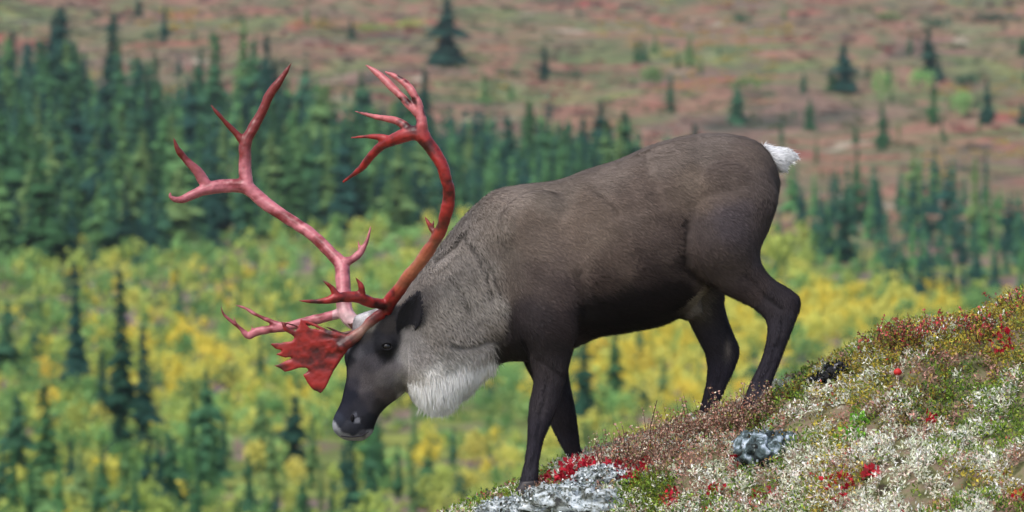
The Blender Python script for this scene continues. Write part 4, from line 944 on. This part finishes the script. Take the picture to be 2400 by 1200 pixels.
def patch(px, py, r, n, size, cols, wts, name, label, cat, up=.03, shape=.75, m=None, asp=.5):
    c = ridge_hit(px, py) if py > 0 else None; R = r * M_PX
    a = RNG.uniform(0, 6.283, n); q = np.sqrt(RNG.random(n)) * R; x = c[0] + np.cos(a) * q; y = c[1] + np.sin(a) * q * 1.2; pts = np.stack([x, y, mound(x, y)], -1)
    V, T, K = leaves(pts, RNG.uniform(.7, 1.3, n) * size, palette(n, cols, wts), 'p', '', up, .6, shape)
    V = V - c; o = obj(name, mesh_np(name, V, T, [m or leaf_m], np.clip(K, 0, .95))); o.location = c
    return tag(o, label, cat)
RED = [(196, 34, 58), (206, 52, 66), (168, 28, 50), (216, 84, 92)]
for px, py, r, n, lb in [(1330, 1122, 16, 24, 'red leaf tuft at the upper left shoulder of the lichen rock'), (1440, 1112, 18, 26, 'crimson leaves among white lichen under the brown shrubs'), (2350, 820, 22, 26, 'dull red leaves below the crest near the right edge'), (1740, 1090, 18, 20, 'rust orange leaves just under the blue grey rock'), (1350, 1100, 20, 26, 'red bearberry leaves beside the far front hoof'), (1288, 1138, 14, 20, 'small red leaf cluster right of the near front hoof'),
        (1390, 1098, 16, 18, 'small red leaves on top of the white lichen rock'), (1372, 1132, 26, 44, 'largest cluster of red leaves on the front of the lichen rock'),
        (1415, 1138, 16, 22, 'red leaves just right of the largest red cluster'), (1470, 1138, 22, 34, 'bright red leaves left of the green moss'),
        (1500, 1128, 18, 26, 'bright red leaves above the green moss'), (1520, 1104, 14, 16, 'small red cluster under the brown shrubs'),
        (1572, 1182, 20, 26, 'magenta red leaves near the bottom edge right of the moss'), (1680, 1168, 18, 20, 'rusty red leaves near the bottom edge in the middle'),
        (2045, 1118, 14, 18, 'small magenta cluster in pale lichen at lower right'), (1965, 1150, 26, 30, 'wide pinkish red cluster near the bottom right of centre'),
        (2110, 770, 26, 46, 'dusky red leaf cluster on the crest at right'), (2290, 765, 22, 30, 'red leaves on the crest near the right edge'),
        (2180, 1000, 12, 14, 'small lone red spot in the green heath at right'), (2385, 700, 18, 26, 'pinkish red sprig at the right edge of the crest'),
        (1790, 1180, 22, 22, 'rust red leaves at the bottom edge below the blue grey rock'), (2395, 1180, 18, 20, 'red leaves in the bottom right corner')]:
    patch(px, py, r * 1.2, int(n * (2.8 if 1270 < px < 1530 and py < 1150 else 1.8)), .026, RED, [3, 3, 2, 1], 'bearberry_patch', lb, 'red leaves', .035)
patch(2005, 1018, 34, 60, .026, [(120, 190, 60), (140, 205, 70)], [1, 1], 'green_plant', 'fresh bright green leaves in the pale heath at right', 'plant', .03)
patch(1520, 1170, 60, 900, .016, [(120, 134, 44), (146, 156, 54), (98, 112, 40)], [2, 2, 1], 'moss_cushion', 'yellow green moss cushion at the bottom right of the lichen rock', 'moss', .035, .4)

# dwarf birch bushes with reddish leaves on twigs
tw_m = mat('twig_bark', lin(88, 66, 58), .8)
def dwarf(seed, nst=9, H=.14, leafn=16, cols=((166, 116, 98), (186, 132, 112), (140, 106, 84), (130, 128, 76), (190, 160, 130))):
    r = np.random.default_rng(seed); SV = []; SF = []; LV = []; LF = []; LK = []; c = 0; lc = 0
    CO = [lin(*q) for q in cols]
    for s in range(nst):
        b = np.array([r.normal() * .03, r.normal() * .03, -.01]); tip = b + np.array([r.normal() * .05, r.normal() * .05, H * r.uniform(.6, 1.15)]); mid = (b + tip) / 2 + r.normal(size=3) * .012
        pts = [b, mid, tip]
        for k, p in enumerate(pts):
            w_ = [.0020, .0015, .0006][k]
            for j in range(3): SV.append(p + np.array([math.cos(j * 2.09), math.sin(j * 2.09), 0]) * w_)
        for k in range(2):
            for j in range(3): SF.append((c + k * 3 + j, c + k * 3 + (j + 1) % 3, c + k * 3 + 3 + (j + 1) % 3, c + k * 3 + 3 + j))
        c += 9
        for k in range(leafn):
            t = r.uniform(.2, 1); p = b * (1 - t) ** 2 + 2 * mid * t * (1 - t) + tip * t * t
            a_ = r.normal(size=3); a_ /= np.linalg.norm(a_); n_ = np.cross(a_, r.normal(size=3)); n_ /= np.linalg.norm(n_); z = r.uniform(.008, .014)
            LV += [p, p + a_ * z * .5 + n_ * z * .35, p + a_ * z, p + a_ * z * .5 - n_ * z * .35]; LF += [(lc, lc + 1, lc + 2), (lc, lc + 2, lc + 3)]; lc += 4
            q = np.array(CO[r.integers(len(CO))]) * r.uniform(.7, 1.25); LK += [q] * 4
    return mesh_np('stems', np.array(SV), np.array(SF), [tw_m]), mesh_np('leaves', np.array(LV), np.array(LF), [leaf_m], np.array(LK))
DW = [dwarf(s, 7, .17, 14, ((204, 158, 138), (222, 174, 156), (180, 146, 120), (166, 172, 112), (230, 214, 190), (190, 116, 98))) for s in range(5)]; DR = [dwarf(20 + s, 8, .09, 14, ((196, 66, 72), (204, 96, 92), (150, 84, 76), (206, 124, 104), (140, 130, 80))) for s in range(4)]; DY = [dwarf(30 + s, 8, .07, 16, ((150, 150, 60), (190, 160, 56), (110, 116, 56), (120, 90, 70))) for s in range(4)]
def put_dwarf(px, py, kind, sc, label, group):
    c = ridge_hit(px, py); s_, l_ = random.choice(kind)
    o = empty('dwarf_shrub', c); o.rotation_euler = (random.gauss(0, .15), random.gauss(0, .15), random.uniform(0, 6.28)); o.scale = (sc,) * 3
    obj('stems', s_, o)['kind'] = 'stuff'; obj('leaves', l_, o)['kind'] = 'stuff'; return tag(o, label, 'shrub', group)
for i in range(64):
    px = random.uniform(1400, 1800); py = np.interp(px, [1400, 1640, 1750], [1085, 1012, 975]) + abs(random.gauss(0, 1)) * 34 + 4
    put_dwarf(px, py, DW, random.uniform(.5, 1.1), 'reddish brown dwarf birch ' + (w_ := 'just right of the front hooves' if px < 1500 else 'under the middle of the belly' if px < 1620 else 'in front of the hind hooves'), 'brown dwarf birches ' + w_)
for i in range(46):
    px = random.uniform(1800, 2400); py = np.interp(px, [1800, 1890, 2080, 2300, 2420], [945, 898, 805, 772, 712]) + abs(random.gauss(0, 1)) * 18 + 3
    if 1885 < px < 2000: continue
    put_dwarf(px, py, DR if px > 2060 and random.random() < .6 else DY, random.uniform(.7, 1.3), 'low shrub with dusky red or yellow leaves along the right part of the crest', 'low shrubs along the right crest')
for i in range(60):
    px = random.uniform(2050, 2440); py = np.interp(px, [2050, 2300, 2420], [830, 780, 730]) + random.uniform(20, 200)
    put_dwarf(px, py, DY, random.uniform(.5, .9), 'yellow olive dwarf shrub just below the right crest', 'yellow olive shrubs below the right crest')
for i in range(16):
    px = random.uniform(1712, 1805); put_dwarf(px, random.uniform(986, 1004), DY + DW[:2], random.uniform(.55, .95), 'tiny reddish dwarf birch hiding the near hind hoof', 'tiny dwarf birches at the near hind hoof')
for i in range(10):
    px = random.uniform(1600, 1680); put_dwarf(px, random.uniform(1018, 1040), DW, random.uniform(.4, .7), 'small reddish dwarf birch hiding the far hind hoof', 'small dwarf birches at the far hind hoof')
for x_, n_, pal_, nm in ((P(1755, 975)[0], 12, DW + DY, 'near hind hoof'), (P(1235, 1160)[0], 9, DR + DY, 'near front hoof')):
    for i in range(n_):
        xx = x_ + random.uniform(-.09, .085); yy = Y0 - .15 - random.uniform(.04, .09); s_, l_ = random.choice(pal_)
        o = empty('dwarf_shrub', (xx, yy, float(mound(xx, yy)))); o.rotation_euler.z = random.uniform(0, 6.28); o.scale = (random.uniform(.25, .42) * (.7 if pal_[0] is DR[0] else 1),) * 3
        obj('stems', s_, o)['kind'] = 'stuff'; obj('leaves', l_, o)['kind'] = 'stuff'; tag(o, 'small leafy dwarf shrub growing against the ' + nm, 'shrub', 'small shrubs against the ' + nm)
# bare upright twig
v, f = tube([(1520, 1075, -.1, 2.2), (1524, 1010, -.1, 1.6), (1532, 970, -.1, 1.3), (1540, 938, -.1, .8)], 5)
t0 = P(1520, 1075, -.1); o = obj('twig', mesh_np('twig', v - t0, f, [tw_m])); o.location = t0; tag(o, 'bare thin upright twig rising above the brown dwarf birches', 'twig')

# rocks
def rock(px, py, wpx, hpx, dpt, stops, label, seed, dy=0, name='rock', rough=.06, tilt=0.):
    c = ridge_hit(px, py + hpx * .35); v, f = ball((0, 0, 0), (1, 1, 1), 26); r = wpx * M_PX / 2; h = hpx * M_PX / 2
    nn = v / np.linalg.norm(v, axis=1)[:, None]
    cell = np.abs(fbm(nn[:, 0] * 1.6 + seed, nn[:, 1] * 1.6, nn[:, 2] * 1.6, s=seed, o=2) - .5) * 2
    k = .78 + .45 * fbm(nn[:, 0] * 1.5 + seed, nn[:, 1] * 1.5, nn[:, 2] * 1.5, s=seed, o=3) - .25 * (cell < .12) + rough * (fbm(nn[:, 0] * 8, nn[:, 1] * 8, nn[:, 2] * 8, s=seed + 3, o=3) - .5) * 2
    v = v * k[:, None] * np.array([r, dpt, h]); 
    if tilt: ca, sa = math.cos(tilt), math.sin(tilt); v = np.stack([v[:, 0] * ca - v[:, 2] * sa, v[:, 1], v[:, 0] * sa + v[:, 2] * ca], -1)
    m = bpy.data.materials.new('rock_lichen'); m.use_nodes = True; n = m.node_tree.nodes; L = m.node_tree.links; b = n['Principled BSDF']; b.inputs['Roughness'].default_value = .9
    tc = n.new('ShaderNodeTexCoord'); t = n.new('ShaderNodeTexNoise'); t.inputs['Scale'].default_value = 22; t.inputs['Detail'].default_value = 8; t.inputs['Distortion'].default_value = .6; L.new(tc.outputs['Object'], t.inputs['Vector'])
    rp = n.new('ShaderNodeValToRGB'); e = rp.color_ramp.elements
    while len(e) < len(stops): e.new(.5)
    for q, (p, c_) in zip(e, stops): q.position = p; q.color = (*lin(*c_), 1)
    L.new(t.outputs['Fac'], rp.inputs[0]); L.new(rp.outputs[0], b.inputs['Base Color'])
    bp = n.new('ShaderNodeBump'); bp.inputs['Strength'].default_value = .7; bp.inputs['Distance'].default_value = .012; L.new(t.outputs['Fac'], bp.inputs['Height']); L.new(bp.outputs[0], b.inputs['Normal'])
    o = obj(name, mesh_np(name, v, f, [m], smooth=True)); o.location = (c[0], c[1] + dy, c[2] + h * .35); return tag(o, label, 'rock')
BL_ = [(.38, (24, 28, 28)), (.47, (52, 64, 66)), (.54, (84, 100, 102)), (.61, (150, 164, 176)), (.70, (196, 206, 220))]
WH_ = [(.36, (44, 44, 42)), (.43, (92, 96, 88)), (.49, (148, 154, 152)), (.57, (186, 194, 198)), (.68, (216, 222, 224))]
BK_ = [(.35, (14, 14, 16)), (.5, (34, 33, 36)), (.6, (62, 60, 64)), (.68, (170, 168, 172))]
rock(1783, 1046, 125, 108, .12, BL_, 'blue grey lichen crusted rock below the near hind hoof', 3, dy=.02)
rock(1835, 1030, 60, 60, .07, BL_, 'small dark grey rock touching the blue grey rock on its right', 8)
rock(1340, 1175, 240, 120, .16, WH_, 'white lichen covered rock with red leaves behind the front hooves', 5)
rock(1425, 1118, 150, 52, .10, WH_, 'low white lichen rock beneath the brown dwarf birches', 6)
rock(1200, 1205, 170, 70, .12, WH_, 'pale rough rock at the bottom edge under the near front hoof', 9)
rock(1952, 872, 80, 38, .07, BK_, 'black angular rock sticking out of the crest at right', 12, tilt=.5)
rock(1918, 886, 56, 24, .05, BK_, 'flat black rock chip left of the black angular rock', 14, tilt=.3)
# red mushroom cap
c = ridge_hit(2103, 893); v, f = ball((0, 0, 0), (.017, .017, .016), 12); v[:, 2] = np.where(v[:, 2] < 0, v[:, 2] * .8, v[:, 2])
e = empty('mushroom', c); tag(e, 'small round bright red mushroom cap in the green heath at right', 'mushroom')
o = obj('cap', mesh_np('cap', v, f, [mat('cap_red', lin(190, 44, 40), .5, spec=.3)], smooth=True), e); o.location = (0, -.02, .028)
v, f = loft([(1196, 600, 1204, 600, 0, .006), (1197, 570, 1203, 570, 0, .006)]); v = v - P(1200, 600); o = obj('stalk', mesh_np('stalk', v, f, [mat('stalk_pale', lin(220, 208, 190), .8)], smooth=True), e); o.location = (0, -.02, -.035)
# crusts and small leaves growing on the rocks
RK = [o for o in bpy.data.objects if o.name.startswith('rock') and o.type == 'MESH']
for o in RK:
    pale = 'white' in o['label'] or 'pale' in o['label']
    V = np.array([v.co[:] for v in o.data.vertices]) ; n = 2600 if pale else 500
    k = RNG.integers(0, len(V), n); q = V[k] * RNG.uniform(.97, 1.04, (n, 1)) + RNG.normal(size=(n, 3)) * .003
    a = RNG.normal(size=(n, 3)); a /= np.linalg.norm(a, axis=1)[:, None]; b = np.cross(a, RNG.normal(size=(n, 3))); b /= np.linalg.norm(b, axis=1)[:, None]; z = RNG.uniform(.008, .02, n)[:, None]
    W = np.stack([q, q + a * z * .5 + b * z * .35, q + a * z, q + a * z * .5 - b * z * .35], 1).reshape(-1, 3); i = np.arange(n) * 4
    T = np.concatenate([np.stack([i, i + 1, i + 2], 1), np.stack([i, i + 2, i + 3], 1)])
    K = palette(n, [(216, 222, 224), (180, 190, 194), (130, 140, 134), (84, 84, 74)] if pale else [(120, 130, 128), (160, 172, 180), (90, 96, 70), (150, 120, 60)], [3, 3, 2, 1])
    if 'black' in o['label']: K *= .12
    c = obj('lichen_crust', mesh_np('lichen_crust', W, T, [lich_m], np.clip(np.repeat(K, 4, 0), 0, .95)), o); c['kind'] = 'stuff'

# thin air over the valley
hz = bpy.data.materials.new('haze_air'); hz.use_nodes = True; hn = hz.node_tree; hn.nodes.remove(hn.nodes['Principled BSDF'])
pv = hn.nodes.new('ShaderNodeVolumePrincipled'); pv.inputs['Color'].default_value = (.80, .90, 1, 1); pv.inputs['Density'].default_value = .00011; pv.inputs['Anisotropy'].default_value = 0
hn.links.new(pv.outputs[0], hn.nodes['Material Output'].inputs['Volume'])
lo, hi = np.array([-31000., -450., -120.]), np.array([31000., 9500., 520.])
v = np.array([[(lo, hi)[i][0], (lo, hi)[j][1], (lo, hi)[k][2]] for i in (0, 1) for j in (0, 1) for k in (0, 1)])
f = np.array([(0, 1, 3, 2), (4, 6, 7, 5), (0, 4, 5, 1), (2, 3, 7, 6), (0, 2, 6, 4), (1, 5, 7, 3)])
tag(obj('haze', mesh_np('haze', v, f, [hz])), 'thin blue autumn haze over the valley', None, None, 'stuff')
